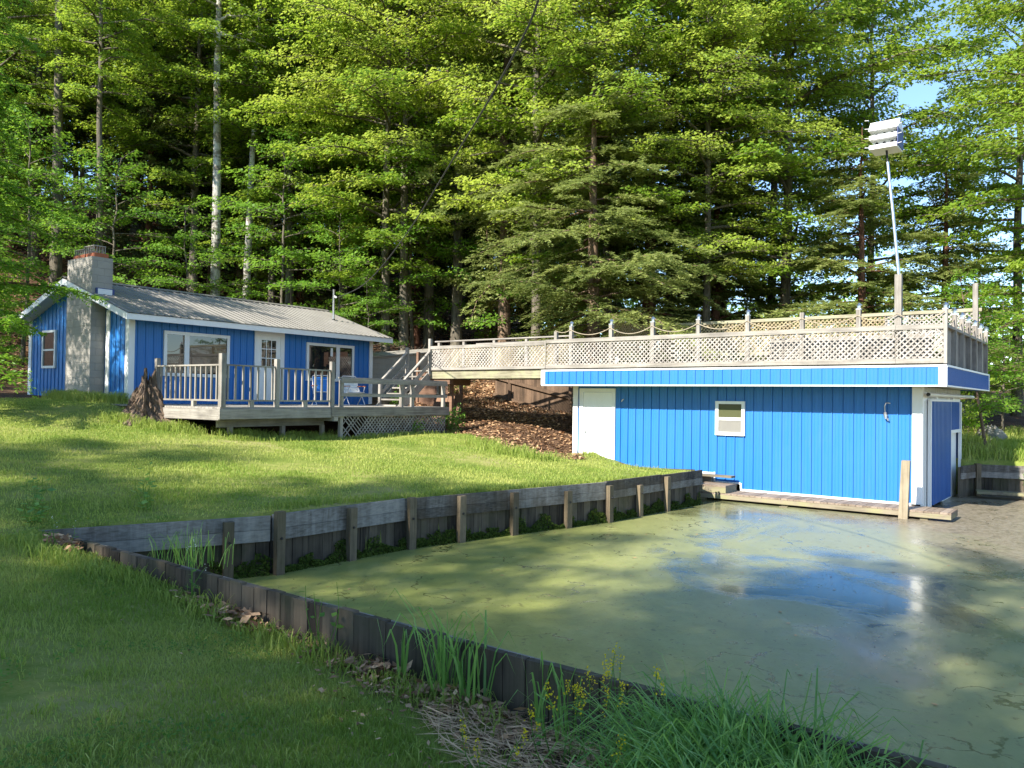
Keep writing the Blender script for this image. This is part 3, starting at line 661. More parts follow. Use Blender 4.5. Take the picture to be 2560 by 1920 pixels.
# ================================================================== COTTAGE
KW, KD, KZ, KE = 8.85, 5.75, 2.28, 4.62
ct = empty('cottage', 'low blue metal cottage with white trim and grey ribbed roof below the wooded hill', 'cottage', (*K(0, 0), 0), TK)
SL = .33; RX0, RX1, RY0, RY1 = -.42, KW+.42, -.62, 6.02; RP = 2.85; ZE = 4.66
def rz(y): return ZE+(y-RY0)*SL if y <= RP else ZE+(RP-RY0)*SL-(y-RP)*SL
m = MB(); ribbed(m, 0, KW, KZ, KE+.16, 0); m.build('front_wall', M_blue, ct)
m = MB(); tmp = MB(); ribbed(tmp, 0, KD, KZ, lambda y: rz(y)-.03, 0, .2286, -1); v = np.concatenate(tmp.v); q = np.concatenate(tmp.q)
m.add(np.stack([v[:, 1], v[:, 0], v[:, 2]], 1), q[:, ::-1]); 
# gable top filler: split at the ridge so the slope is followed
m.add([(.002, RP-.35, rz(RP-.35)-.05), (.002, RP+.35, rz(RP+.35)-.05), (.002, RP, rz(RP)-.04)], None, [[0, 2, 1]]); m.build('gable_wall', M_blue, ct)
m = MB(); m.add([(KW, 0, KZ), (KW, KD, KZ), (KW, KD, rz(KD)-.04), (KW, RP, rz(RP)-.04), (KW, 0, rz(0)-.04), (0, KD, KZ), (0, KD, rz(KD)-.04)], [[1, 5, 6, 2]], [[0, 1, 2], [0, 2, 3], [0, 3, 4]]); m.build('rear_wall', M_blue, ct)
def roof_slope(ya, yb):
    mb = MB(); xs, zs = [RX0], [0.]; x = RX0+.1
    while x < RX1-.05:
        for dx, dz in ((-.03, 0), (-.015, .019), (.015, .019), (.03, 0)): xs.append(x+dx); zs.append(dz)
        x += .2286
    xs.append(RX1); zs.append(0.); n = len(xs)
    v = [(a, ya, rz(ya)+.02+b) for a, b in zip(xs, zs)]+[(a, yb, rz(yb)+.02+b) for a, b in zip(xs, zs)]
    f = [[i, i+1, n+i+1, n+i] for i in range(n-1)]; mb.add(v, f if yb > ya else [q[::-1] for q in f]); return mb
rf = roof_slope(RY0-.04, RP).build('roof', M_roof, ct); roof_slope(RY1+.04, RP).build('roof_back', M_roof, rf)
m = MB()
m.hexa([(RX0-.01, RP-.14, rz(RP-.14)+.045), (RX1+.01, RP-.14, rz(RP-.14)+.045), (RX1+.01, RP, rz(RP)+.06), (RX0-.01, RP, rz(RP)+.06), (RX0-.01, RP-.14, rz(RP-.14)+.055), (RX1+.01, RP-.14, rz(RP-.14)+.055), (RX1+.01, RP, rz(RP)+.07), (RX0-.01, RP, rz(RP)+.07)])
m.hexa([(RX0-.01, RP+.001, rz(RP)+.06), (RX1+.01, RP+.001, rz(RP)+.06), (RX1+.01, RP+.14, rz(RP+.14)+.045), (RX0-.01, RP+.14, rz(RP+.14)+.045), (RX0-.01, RP+.001, rz(RP)+.07), (RX1+.01, RP+.001, rz(RP)+.07), (RX1+.01, RP+.14, rz(RP+.14)+.055), (RX0-.01, RP+.14, rz(RP+.14)+.055)])
m.build('ridge_cap', M_roof, rf)
one(M_white, 'fascia', ct, (RX0, RX1, RY0, RY0+.03, ZE-.16, ZE-.005)); one(M_white, 'fascia', ct, (RX0, RX1, RY1-.03, RY1, rz(RY1)-.16, rz(RY1)-.005))
def slab(x0, x1, ya, yb, t0, t1):
    return MB().hexa([(x0, ya, rz(ya)-t1), (x1, ya, rz(ya)-t1), (x1, yb, rz(yb)-t1), (x0, yb, rz(yb)-t1), (x0, ya, rz(ya)-t0), (x1, ya, rz(ya)-t0), (x1, yb, rz(yb)-t0), (x0, yb, rz(yb)-t0)])
for x in (RX0-.002, RX1-.028):
    slab(x, x+.03, RY0-.004, RP, .0, .17).build('rake_board', M_white, ct); slab(x, x+.03, RP, RY1+.004, .0, .17).build('rake_board', M_white, ct)
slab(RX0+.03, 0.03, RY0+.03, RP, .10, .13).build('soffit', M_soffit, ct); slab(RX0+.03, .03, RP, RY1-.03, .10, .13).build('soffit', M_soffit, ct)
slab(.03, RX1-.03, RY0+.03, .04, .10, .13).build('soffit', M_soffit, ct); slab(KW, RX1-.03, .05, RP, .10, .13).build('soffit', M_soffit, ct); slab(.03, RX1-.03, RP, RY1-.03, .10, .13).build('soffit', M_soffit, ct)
for (xa, xb, ya, yb) in ((-.03, .13, -.034, -.003), (-.032, -.003, -.033, .15), (-.032, -.003, KD-.15, KD+.03), (KW-.13, KW+.03, -.034, -.003), (-.032, -.003, .98, 1.16)):
    one(M_white, 'corner_trim', ct, (xa, xb, ya, yb, KZ, 4.86 if ya < 1 or ya > 5 else 5.05))
# windows on the front
def win(x0, x1, z0, z1, mull, fw=.09):
    bx = [(x0, x1, -.06, -.004, z1-fw, z1), (x0, x1, -.06, -.004, z0, z0+fw), (x0, x0+fw, -.06, -.004, z0+fw, z1-fw), (x1-fw, x1, -.06, -.004, z0+fw, z1-fw)]
    bx.append((mull-.075, mull+.075, -.055, -.004, z0+fw, z1-fw))
    wo = one(M_white, 'window', ct, *bx)
    for a, b in ((x0+fw, mull-.075), (mull+.075, x1-fw)): one(M_glass, 'pane', wo, (a, b, -.032, -.012, z0+fw, z1-fw))
    return wo
win(.95, 3.02, 3.08, 4.33, 1.64); w2 = win(5.90, 7.97, 3.08, 4.33, 7.24)
one(M_white, 'hanging_card', w2, (6.92, 7.02, -.036, -.033, 3.92, 4.2))
df = one(M_white, 'door_frame', ct, (3.90, 4.0, -.05, -.004, 2.42, KE), (4.86, 5.01, -.05, -.004, 2.42, KE), (4.0, 4.86, -.05, -.004, 4.42, KE))
dr = one(M_door, 'door', ct, (4.002, 4.858, -.030, -.006, 2.44, 4.418))
one(M_glass, 'door_glass', dr, (4.14, 4.70, -.036, -.031, 3.45, 4.30))
m = MB()
for x in (4.14, 4.327, 4.513, 4.70): m.box(x-.012, x+.012, -.046, -.0365, 3.44, 4.31)
for z in (3.45, 3.733, 4.016, 4.30): m.box(4.14, 4.70, -.045, -.037, z-.012, z+.012)
m.build('muntin', M_door, dr)
m = MB()
for (xa, xb) in ((4.12, 4.38), (4.48, 4.74)):
    for (za, zb_) in ((2.58, 2.92), (3.0, 3.34)): m.box(xa, xb, -.036, -.0305, za, za+.02).box(xa, xb, -.036, -.0305, zb_-.02, zb_).box(xa, xa+.02, -.036, -.0305, za+.02, zb_-.02).box(xb-.02, xb, -.036, -.0305, za+.02, zb_-.02)
m.build('door_panel_moulding', M_door, dr)
MB().tube([(4.07, -.03, 3.33), (4.07, -.07, 3.33), (4.07, -.10, 3.33)], [.012, .03, .02], 10).build('door_knob', M_alu, dr)
# gable window
wg = one(M_white, 'window', ct, (-.06, -.004, 4.02, 4.86, 4.36, 4.43), (-.06, -.004, 4.02, 4.86, 3.30, 3.37), (-.06, -.004, 4.02, 4.09, 3.37, 4.36), (-.06, -.004, 4.79, 4.86, 3.37, 4.36), (-.05, -.004, 4.09, 4.79, 3.82, 3.87))
one(M_glass, 'pane', wg, (-.03, -.01, 4.09, 4.79, 3.87, 4.36)); one(M_glass, 'pane', wg, (-.03, -.01, 4.09, 4.79, 3.37, 3.82))
# chimney of concrete block on the gable end
ch = MB().box(-.40, -.004, 1.26, 2.62, 2.0, 6.30).box(-.004, .17, 1.26, 2.62, 4.6, 6.30).build('chimney', M_block, ct)
for ya, yb in ((1.33, 1.80), (1.86, 2.52)): one(M_terra, 'flue_base', ch, (-.30, .08, ya, yb, 6.30, 6.42))
m = MB()
for ya, yb, z1 in ((1.45, 1.95, 6.62), (2.0, 2.5, 6.56)):
    for k in range(6):
        y = ya+(yb-ya)*k/5; m.box(-.27, -.25, y-.012, y+.012, 6.42, z1).box(.03, .05, y-.012, y+.012, 6.42, z1)
    for k in range(5): x = -.26+.3*k/4; m.box(x-.01, x+.01, ya-.01, ya+.01, 6.42, z1)
    m.box(-.28, .06, ya-.02, yb+.02, z1, z1+.025)
m.build('flue_cage', M_block, ch)
one(M_flash, 'flashing', ch, (-.30, .20, 1.20, 1.257, 5.12, 5.45)); one(M_white, 'flashing_patch', ch, (-.26, .13, 1.185, 1.198, 5.28, 5.43))
# service mast
ms = MB().tube([(8.2, 1.3, 5.2), (8.2, 1.3, 6.36), (8.2, 1.29, 6.42)], [.04, .04, .055], 10).build('service_mast', M_alu, ct, True)
MB().tube([(8.2, 1.26, 6.17), (8.22, 1.18, 6.12)], .03, 8).build('insulator', M_white, ms); MB().tube([(8.2, 1.3, 5.26), (8.2, 1.3, 5.36)], [.12, .05], 10).build('mast_boot', M_black, ms)
mw = np.array([*K(8.22, 1.18), 6.12])
pts = [mw, (-4.95, 24.0, 5.75), (-4.11, 21.5, 5.59), (-3.25, 19.0, 5.61), (-2.4, 16.7, 5.86), (-1.75, 14.8, 6.06), (-1.23, 13.2, 6.27), (-.81, 11.8, 6.38), (-.46, 10.6, 6.44), (-.17, 9.5, 6.48), (.06, 8.5, 6.5), (.24, 7.6, 6.46), (.45, 4, 6.4), (.8, -2, 6.6)]
pts = np.array([tuple(p) for p in pts]); tt_ = np.linspace(0, 1, 60); ti = np.linspace(0, 1, len(pts))
cv = np.stack([np.interp(tt_, ti, pts[:, k]) for k in range(3)], 1)
for _ in range(6): cv[1:-1] = (cv[:-2]+2*cv[1:-1]+cv[2:])/4
tag(MB().tube(cv, .012, 8).build('overhead_cable', M_cable, None, True), 'black overhead cable sagging from the cottage mast up over the pond', 'cable')

# ---------------- cottage deck
DF = -5.0; ZF = 2.31
de = empty('cottage_deck', 'weathered timber deck with railings and lattice skirt in front of the cottage', 'deck', (*K(0, 0), 0), TK)
m = MB(); y = DF
while y < -.06: m.box(-.62, 7.10, y, y+.135, ZF-.04, ZF, tint=RNG.uniform(.2, .8)); y += .142
m.build('deck_boards', M_gx, de)
one(M_gx, 'rim_board', de, (-.66, 3.0, DF-.045, DF-.002, ZF-.27, ZF-.042), label='left rim board under the baluster railing'); one(M_gx, 'rim_board', de, (2.55, 7.14, DF-.09, DF-.047, ZF-.24, ZF-.005), label='right rim board above the lattice skirt')
one(M_gy, 'rim_board', de, (-.66, -.615, DF, -1.6, ZF-.29, ZF-.042)); one(M_gy, 'rim_board', de, (7.10, 7.14, DF-.04, -.5, ZF-.24, ZF-.005))
one(M_gx, 'support_beam', de, (-.25, 2.9, DF+.62, DF+.70, ZF-.48, ZF-.28)); one(M_gx, 'joist_end', de, (2.6, 2.74, DF-.1, DF+.5, ZF-.36, ZF-.25))
for x in (.05, 1.55, 2.82): one(M_gz, 'support_post', de, (x, x+.10, DF+.61, DF+.71, 1.2, ZF-.48))
for x in (.05, 3.0, 6.9): one(M_gz, 'support_post', de, (x, x+.10, -1.2, -1.1, 1.3, ZF-.05))
def rpost(x, y, z1, w_=.10): return one(M_gz, 'railing_post', de, (x-w_/2, x+w_/2, y-w_/2, y+w_/2, ZF+.002, z1))
PZ = ZF+1.14
rpost(-.56, DF+.03, ZF+1.20, .12); rpost(.92, DF+.03, PZ); rpost(2.63, DF+.03, PZ+.02); rpost(-.56, -2.35, PZ)
m = MB(); m.box(-.49, .86, DF+.0, DF+.06, ZF+.93, ZF+.965).box(.98, 2.57, DF, DF+.06, ZF+.91, ZF+.945); m.build('top_rail', M_gx, de)
m = MB(); m.box(-.49, .86, DF+.0, DF+.06, ZF+.13, ZF+.17).box(.98, 2.57, DF, DF+.06, ZF+.13, ZF+.17); m.build('bottom_rail', M_gx, de)
one(M_gy, 'top_rail', de, (-.60, -.53, DF+.09, -2.4, ZF+.93, ZF+.965)); one(M_gy, 'bottom_rail', de, (-.60, -.53, DF+.09, -2.4, ZF+.13, ZF+.17))
for x in list(np.linspace(-.42, .79, 7))+list(np.linspace(1.06, 2.5, 8)): one(M_gz, 'baluster', de, (x-.018, x+.018, DF+.01, DF+.05, ZF+.17, ZF+.93))
for y in np.linspace(DF+.22, -2.53, 12): one(M_gz, 'baluster', de, (-.585, -.545, y-.018, y+.018, ZF+.17, ZF+.93))
for x in (.22, 1.78): one(M_gz, 'rail_block', de, (x-.05, x+.05, DF, DF+.09, ZF+.002, ZF+.13))
one(M_gz, 'rail_block', de, (-.61, -.52, -3.95, -3.86, ZF+.002, ZF+.13))
for x in (2.94, 5.18, 5.62, 6.98): rpost(x, DF+.02, ZF+.70, .09)
m = MB(); m.box(2.88, 7.08, DF-.06, DF-.028, ZF+.62, ZF+.74).box(2.88, 7.08, DF-.028, DF+.08, ZF+.742, ZF+.775); m.build('low_rail', M_gx, de)
one(M_gx, 'low_rail', de, (2.88, 7.08, DF-.06, DF-.028, ZF+.27, ZF+.36))
lattice(MB(), 2.98, 7.06, 1.48, ZF-.245, DF-.02, .125, .03, .008, .2, (2, 3, 5, 8, 9, 47, 49, 51)).build('lattice_skirt', M_gz, de)
one(M_gz, 'skirt_post', de, (2.88, 2.97, DF-.03, DF+.06, 1.3, ZF-.25))

# lawn chairs
def chair(name, label, x, y, rot, web):
    o = empty(name, label, 'lawn chair', (*K(x, y), ZF), TK+rot, 'folding lawn chairs on the cottage deck')
    for sx in (-.26, .26):
        f = MB().tube([(sx, .22, .012), (sx, -.10, .30), (sx, -.27, .56), (sx, -.27, .58)], .013, 8).tube([(sx, -.30, .012), (sx, -.06, .30), (sx, .20, .56)], .013, 8)
        f.tube([(sx, -.30, .013), (sx, .22, .013)], .013, 8).build('side_frame', M_whitetube, o, True)
        MB().box(sx-.025, sx+.025, -.30, .24, .575, .60).build('armrest', M_armwood, o)
    MB().tube([(-.25, .10, .34), (-.25, .30, .86), (-.20, .32, .90), (.20, .32, .90), (.25, .30, .86), (.25, .10, .34)], .013, 8).tube([(-.25, .16, .36), (-.25, -.27, .40), (.25, -.27, .40), (.25, .16, .36)], .013, 8).build('back_frame', M_whitetube, o, True)
    b = MB(); s = MB()
    for k in range(6):
        z0 = .40+k*.078; y0 = .115+(z0-.34)*.385; b.hexa([(-.25, y0, z0), (.25, y0, z0), (.25, y0+.006, z0), (-.25, y0+.006, z0), (-.25, y0+.028, z0+.07), (.25, y0+.028, z0+.07), (.25, y0+.034, z0+.07), (-.25, y0+.034, z0+.07)])
        s.box(-.25, .25, -.25+k*.068, -.19+k*.068, .385-k*.004, .392-k*.004)
    b.build('backrest', web, o); s.build('seat', web, o)
    return o
chair('folding_chair', 'blue webbed folding chair with wooden arms behind the deck balusters', 4.95, -1.95, -.45, M_webblue)
chair('folding_chair', 'white webbed folding chair with wooden arms nearer the stairs', 5.85, -2.3, -.30, M_webwhite)

# ================================================================== POND WALLS
def wall_run(root, pts, zt, waler=True, zbot=-.3, side=1, bw=.17, uneven=.012, mats=None):
    """timber wall along a polyline of soil-side points; pieces stand on its right-hand side (side=1) or left"""
    sheet = MB(); wl1 = MB(); wl2 = MB()
    pts = [np.array(p, float) for p in pts]
    for a, b in zip(pts[:-1], pts[1:]):
        d = b-a; L = np.linalg.norm(d); d /= L; nrm = np.array([d[1], -d[0]])*side
        n = max(1, int(round(L/bw)))
        for k in range(n):
            p = a+d*(L*k/n+.004); q = a+d*(L*(k+1)/n-.004); o = RNG.uniform(0, .012); t = zt+RNG.uniform(-uneven, uneven)
            i0, i1 = nrm*(.004+o), nrm*(.06+o)
            P = [p+i0, q+i0, q+i1, p+i1]
            sheet.hexa([(*x, zbot) for x in P]+[(*x, t-(.03 if waler else 0)) for x in P], tint=RNG.uniform(0, 1))
        if waler:
            nb = max(1, int(round(L/2.4)))
            for k in range(nb):
                p = a+d*(L*k/nb+.003); q = a+d*(L*(k+1)/nb-.003)
                for mb, z0, z1 in ((wl1, zt-.18, zt+RNG.uniform(-.008, .008)), (wl2, zt-.335, zt-.185)):
                    P = [p+nrm*.075, q+nrm*.075, q+nrm*.125, p+nrm*.125]
                    mb.hexa([(*x, z0) for x in P]+[(*x, z1) for x in P], tint=RNG.uniform(0, 1))
    out = [sheet.build('sheet_planks', M_sheet, root)]
    if waler: out += [wl1.build('upper_waler', M_waler, root), wl2.build('lower_waler', M_waler, root)]
    return out
def rotwood(o): return o
fw = empty('pond_wall', 'grey timber retaining wall with upright posts between the far lawn and the pond', 'retaining wall', (0, 0, 0))
wall_run(fw, FARP, 1.02)
wp = np.array(FARP)
for (px, py, zt_) in ((-3.62, 10.15, .98), (-3.02, 10.42, 1.07), (-2.27, 11.37, 1.0), (-1.52, 12.27, 1.04), (-.79, 12.90, 1.0), (.07, 13.64, .98), (1.02, 14.52, .92), (1.91, 15.21, .95), (2.60, 16.04, .88), (3.32, 16.85, .98)):
    _, q = nearest(np.array([px]), np.array([py]), wp[:]); q = q[0]
    i = min(range(len(wp)-1), key=lambda k: np.linalg.norm((wp[k]+wp[k+1])/2-q)); d = wp[i+1]-wp[i]; d /= np.linalg.norm(d); nr = np.array([d[1], -d[0]])
    c = q+nr*.175; lean = nr*RNG.uniform(-.01, .02); h = .062
    P = [c-d*h-nr*.045, c+d*h-nr*.045, c+d*h+nr*.045, c-d*h+nr*.045]
    o = MB().hexa([(*x, -.5) for x in P]+[(*(x+lean), zt_) for x in P], tint=RNG.uniform(.2, .8)).build('post', M_wpost, fw)
    b = MB().tube([(*(c+nr*.045), .72), (*(c+nr*.07), .72)], .018, 8).build('bolt', M_black, o)
nw = empty('pond_wall', 'low dark plank wall edging the near lawn, its upright boards uneven on top', 'retaining wall', (0, 0, 0))
wall_run(nw, [tuple(FW0+FWD*.02), tuple(FWE)], 1.01, False, -.3, -1, .175, .010)
m = MB(); P0 = FW0+np.array([FWD[1], -FWD[0]])*-.068; nn = np.array([-FWD[1], FWD[0]])
for k in range(6):
    a = FW0+FWD*(2.3*k+.1)+nn*.075; b = FW0+FWD*(2.3*(k+1)+.09)+nn*.075
    P = [a, b, b+nn*.06, a+nn*.06]; m.hexa([(*x, .80) for x in P]+[(*x, .985) for x in P], tint=RNG.uniform(0, 1))
m.build('inner_waler', M_waler, nw)
fb = empty('pond_wall', 'timber wall and low plank walk along the far bank, right of the boathouse', 'retaining wall', (0, 0, 0))
wall_run(fb, [(11.3, 20.05), (12.2, 20.75), (15, 19.4), (30, 13)], 1.05)
for a in ((12.05, 20.45), (14.5, 19.45), (17.5, 18.1)): MB().box(a[0]-.06, a[0]+.06, a[1]-.06, a[1]+.06, -.4, 1.08).build('post', M_wpost, fb)
m = MB()
for (a, b) in (((11.9, 20.30), (14.95, 18.85)), ((14.97, 18.84), (19, 17.05))):
    a = np.array(a); b = np.array(b); d = (b-a)/np.linalg.norm(b-a); nr = np.array([d[1], -d[0]]); P = [a, b, b+nr*.45, a+nr*.45]
    m.hexa([(*x, .36) for x in P]+[(*x, .43) for x in P])
m.build('plank_walk', M_docke, fb)

# moss and weeds growing along the far wall's waterline
def along(P, s):
    P = np.array(P); L = np.r_[0, np.cumsum(np.linalg.norm(np.diff(P, axis=0), axis=1))]; s = np.asarray(s)*L[-1]
    x = np.interp(s, L, P[:, 0]); y = np.interp(s, L, P[:, 1]); i = np.clip(np.searchsorted(L, s)-1, 0, len(P)-2); d = (P[i+1]-P[i])/np.linalg.norm(P[i+1]-P[i], axis=1)[:, None]
    return np.stack([x, y], 1), d
n = 16000; sv_ = RNG.uniform(.14, .995, n); p, d = along(FARP, sv_); nr = np.stack([d[:, 1], -d[:, 0]], 1)
hm = .05+.17*np.abs(np.sin(sv_*61))*np.abs(np.sin(sv_*23+1))+.10*(np.sin(sv_*140) > .3); z = WL+RNG.random(n)**1.2*hm
c = np.concatenate([p+nr*(.085+.10*(1-(z-WL)/.35)*RNG.random(n))[:, None], z[:, None]], 1)
ms_ = MB().leaves(c, np.concatenate([nr+RNG.normal(0, .4, (n, 2)), RNG.uniform(.1, 1, (n, 1))], 1), RNG.normal(0, 1, (n, 3)), RNG.uniform(.02, .05, n), RNG.uniform(.015, .03, n), RNG.random(n))
tag(ms_.build('waterline_moss', M_moss), 'dark moss clinging to the planks at the waterline', 'moss', kind='stuff')

# ================================================================== FENCE, STONE WALL, STUMP, ROCK
fe = empty('board_fence', 'brown board fence on the leaf covered slope under the footbridge', 'fence', (0, 0, 0))
A_, B_ = np.array([-.62, 29.2]), np.array([4.6, 21.9]); d = (B_-A_); L = np.linalg.norm(d); d /= L; nr = np.array([d[1], -d[0]])*-1
nr = np.array([-d[1], d[0]]);  nr = nr if nr[1] < 0 else -nr
m = MB(); k = 0; x = 0
def ftop(s): return 4.15-s*.165
while x < L:
    p = A_+d*x; q = A_+d*(x+.137); t = ftop(x)+RNG.uniform(-.01, .01); P = [p, q, q-nr*.02, p-nr*.02]
    m.hexa([(*v_, ftop(x)-1.55) for v_ in P]+[(*v_, t) for v_ in P], tint=RNG.random()); x += .14
m.build('boards', M_fence, fe)
for s_ in (1.0, 4.4, 7.8):
    p = A_+d*s_+nr*.06; MB().box(p[0]-.05, p[0]+.05, p[1]-.05, p[1]+.05, gz(*p)-.3, ftop(s_)+.05).build('post', M_fence, fe)
for off in (.25, .78, 1.42):
    a = A_+nr*.05; b = B_+nr*.05; MB().beam((*a, ftop(0)-off), (*b, ftop(L)-off), .09, .10).build('rail', M_fence, fe)
# block wall and soil bank to the right of the cottage
sw = empty('stone_wall', 'grey block retaining wall beside the cottage, half in shadow', 'retaining wall', (*K(0, 0), 0), TK)
m = MB(); m.hexa([(8.9, .6, 2.0), (13.2, .2, 2.0), (13.2, .6, 2.0), (8.9, 1.0, 2.0), (8.9, .6, 3.95), (13.2, .2, 4.42), (13.2, .6, 4.42), (8.9, 1.0, 3.95)]); m.build('block_face', M_block, sw)
m = MB(); m.hexa([(8.85, .5, 3.955), (13.25, .1, 4.425), (13.25, .9, 4.52), (8.85, 1.3, 4.05), (8.85, .5, 4.01), (13.25, .1, 4.48), (13.25, .9, 4.6), (8.85, 1.3, 4.12)]); m.build('coping', M_gx, sw)
be = empty('branch_pile', 'pile of dead branches heaped on the block wall beside the cottage', 'branches', (*K(10.9, .9), 4.2), TK)
for k in range(26):
    a = RNG.uniform(0, np.pi); l = RNG.uniform(.5, 1.6); c = np.array([RNG.uniform(-1.7, 1.6), RNG.uniform(-.2, .8), RNG.uniform(.0, .35)]); e = np.array([math.cos(a), math.sin(a)*.4, RNG.uniform(-.2, .3)])*l/2
    c[2] += c[0]*.1
    MB().tube([c-e, c+RNG.normal(0, .05, 3), c+e], [.012, .010, .005], 5, False).build('branch', M_twig, be)
ps = empty('panel_screen', 'reddish brown board screen with lattice behind the stairs', 'screen', (*B(-15.6, 1.6), 0), -TH)
one(M_brown, 'board', ps, (-.9, .55, 0, .03, 2.2, 3.5)); one(M_brown, 'board', ps, (.2, 1.5, .1, .13, 3.75, 4.3), label='upper board tucked under the bridge end')
lattice(MB(), -.1, 1.1, 3.2, 4.1, -.03, .118, .030, .008).build('lattice_panel', M_lat, ps); one(M_brown, 'post', ps, (-.95, -.85, -.05, .05, 1.8, 4.2), (1.1, 1.2, -.05, .05, 1.8, 4.3))
ub = empty('stored_boards', 'dark boards leaning in the shade under the footbridge end', 'boards', (*B(-13.9, .1), 0), -TH)
for k in range(4): MB().hexa([(-.5+.3*k, -.2, 1.4), (-.22+.3*k, -.2, 1.4), (-.22+.3*k, -.17, 1.4), (-.5+.3*k, -.17, 1.4), (-.5+.3*k, .2, 2.7), (-.22+.3*k, .2, 2.7), (-.22+.3*k, .23, 2.7), (-.5+.3*k, .23, 2.7)], tint=RNG.random()).build('board', M_brown, ub)

def lathe_noise(prof, n, amp, seed, loc, name, mat, label, cat, fl=None):
    r_ = np.random.default_rng(seed); v = []; th = np.arange(n)*2*np.pi/n
    ph = r_.uniform(0, 6.28, 6)
    for i, (rr, z) in enumerate(prof):
        f = 1+amp*(np.sin(3*th+ph[0])*.5+np.sin(5*th+ph[1])*.4+np.sin(9*th+ph[2]+z*2)*.5+r_.normal(0, .35, n))*(1 if fl is None else fl[i])
        zz_ = z+(r_.normal(0, .5, n)*amp*.5 if 0 < i else 0)
        v.append(np.stack([rr*f*np.cos(th), rr*f*np.sin(th), np.full(n, z)+zz_], 1))
    m_ = len(prof); v = np.concatenate(v); i = np.arange(m_-1)[:, None]*n; j = np.arange(n)[None]; k = (j+1) % n
    q = np.stack([i+j, i+k, i+n+k, i+n+j], -1).reshape(-1, 4)
    mb = MB().add(v, q); mb.add(np.vstack([v[-n:], [[0, 0, prof[-1][1]]]]), None, [[a, (a+1) % n, n] for a in range(n)])
    return tag(mb.build(name, mat, None, False, loc), label, cat)
sx, sy = -8.74, 18.9
def stump():
    n, m_ = 110, 26; th = np.arange(n)*2*np.pi/n; r_ = np.random.default_rng(8)
    lobes = .16*np.sin(3*th+.6)+.13*np.sin(5*th+2)+.10*np.sin(8*th+1)+.06*np.sin(17*th+4)+.05*r_.normal(0, 1, n)
    spike = np.clip(.62+.55*np.sin(th*1+2.4)+.22*np.sin(4*th+.4)+.16*np.sin(9*th)+.09*r_.normal(0, 1, n), .34, 1.3)*.98
    v = []
    for i in range(m_):
        t = i/(m_-1); z = -.3+t*(spike+.3); r0_ = np.interp(z, [-.3, 0, .08, .2, .4, .7, .95], [.80, .73, .57, .45, .36, .27, .18])
        rr = r0_*(1+lobes*(1-.35*t)+.10*np.sin(z*21+9*th+r_.normal(0, .35, n))*np.minimum(1, t*3))
        v.append(np.stack([rr*np.cos(th), rr*np.sin(th), z], 1))
    inner = v[-1]*[.55, .55, 1]-[0, 0, .22]; v.append(inner); v.append(inner*[.1, .1, 1]-[0, 0, .1]); v = np.concatenate(v); mm = m_+2
    i = np.arange(mm-1)[:, None]*n; j = np.arange(n)[None]; k = (j+1) % n
    return MB().add(v, np.stack([i+j, i+k, i+n+k, i+n+j], -1).reshape(-1, 4), tint=.5)
tag(stump().build('tree_stump', M_stump, None, False, (sx, sy, gz(sx, sy)-.02)), 'jagged rotten tree stump at the left end of the cottage deck', 'tree stump')
rx, ry = 14.4, 23.8
lathe_noise([(.40, -.2), (.44, .05), (.40, .14), (.28, .22), (.14, .27)], 22, .09, 5, (rx, ry, gz(rx, ry)), 'boulder', M_rock, 'pale boulder lying in the shaded grass right of the boathouse', 'boulder')

# ================================================================== TREES
def nrmz(v): return v/(np.linalg.norm(v, axis=-1, keepdims=True)+1e-9)
def limb_path(b, az, L, el, droop, n=7, wob=.05, r_=RNG):
    s = np.linspace(0, 1, n); h = L*s*np.cos(el*(1-.4*s)); z = L*(s*math.sin(el)-droop*s*s)
    a = az+np.cumsum(r_.normal(0, wob, n))
    p = np.stack([b[0]+h*np.cos(a), b[1]+h*np.sin(a), b[2]+z], 1); return p
def trunk_path(H, r_, wob=.12, lean=(0, 0)):
    z = np.linspace(-.6, H, 14); x = np.cumsum(r_.normal(0, wob*.5, 14))*np.linspace(0, 1, 14)+lean[0]*np.clip(z, 0, 99); y = np.cumsum(r_.normal(0, wob*.5, 14))*np.linspace(0, 1, 14)+lean[1]*np.clip(z, 0, 99)
    return np.stack([x, y, z], 1)
def at_h(tp, h): return np.array([np.interp(h, tp[:, 2], tp[:, k]) for k in range(3)])
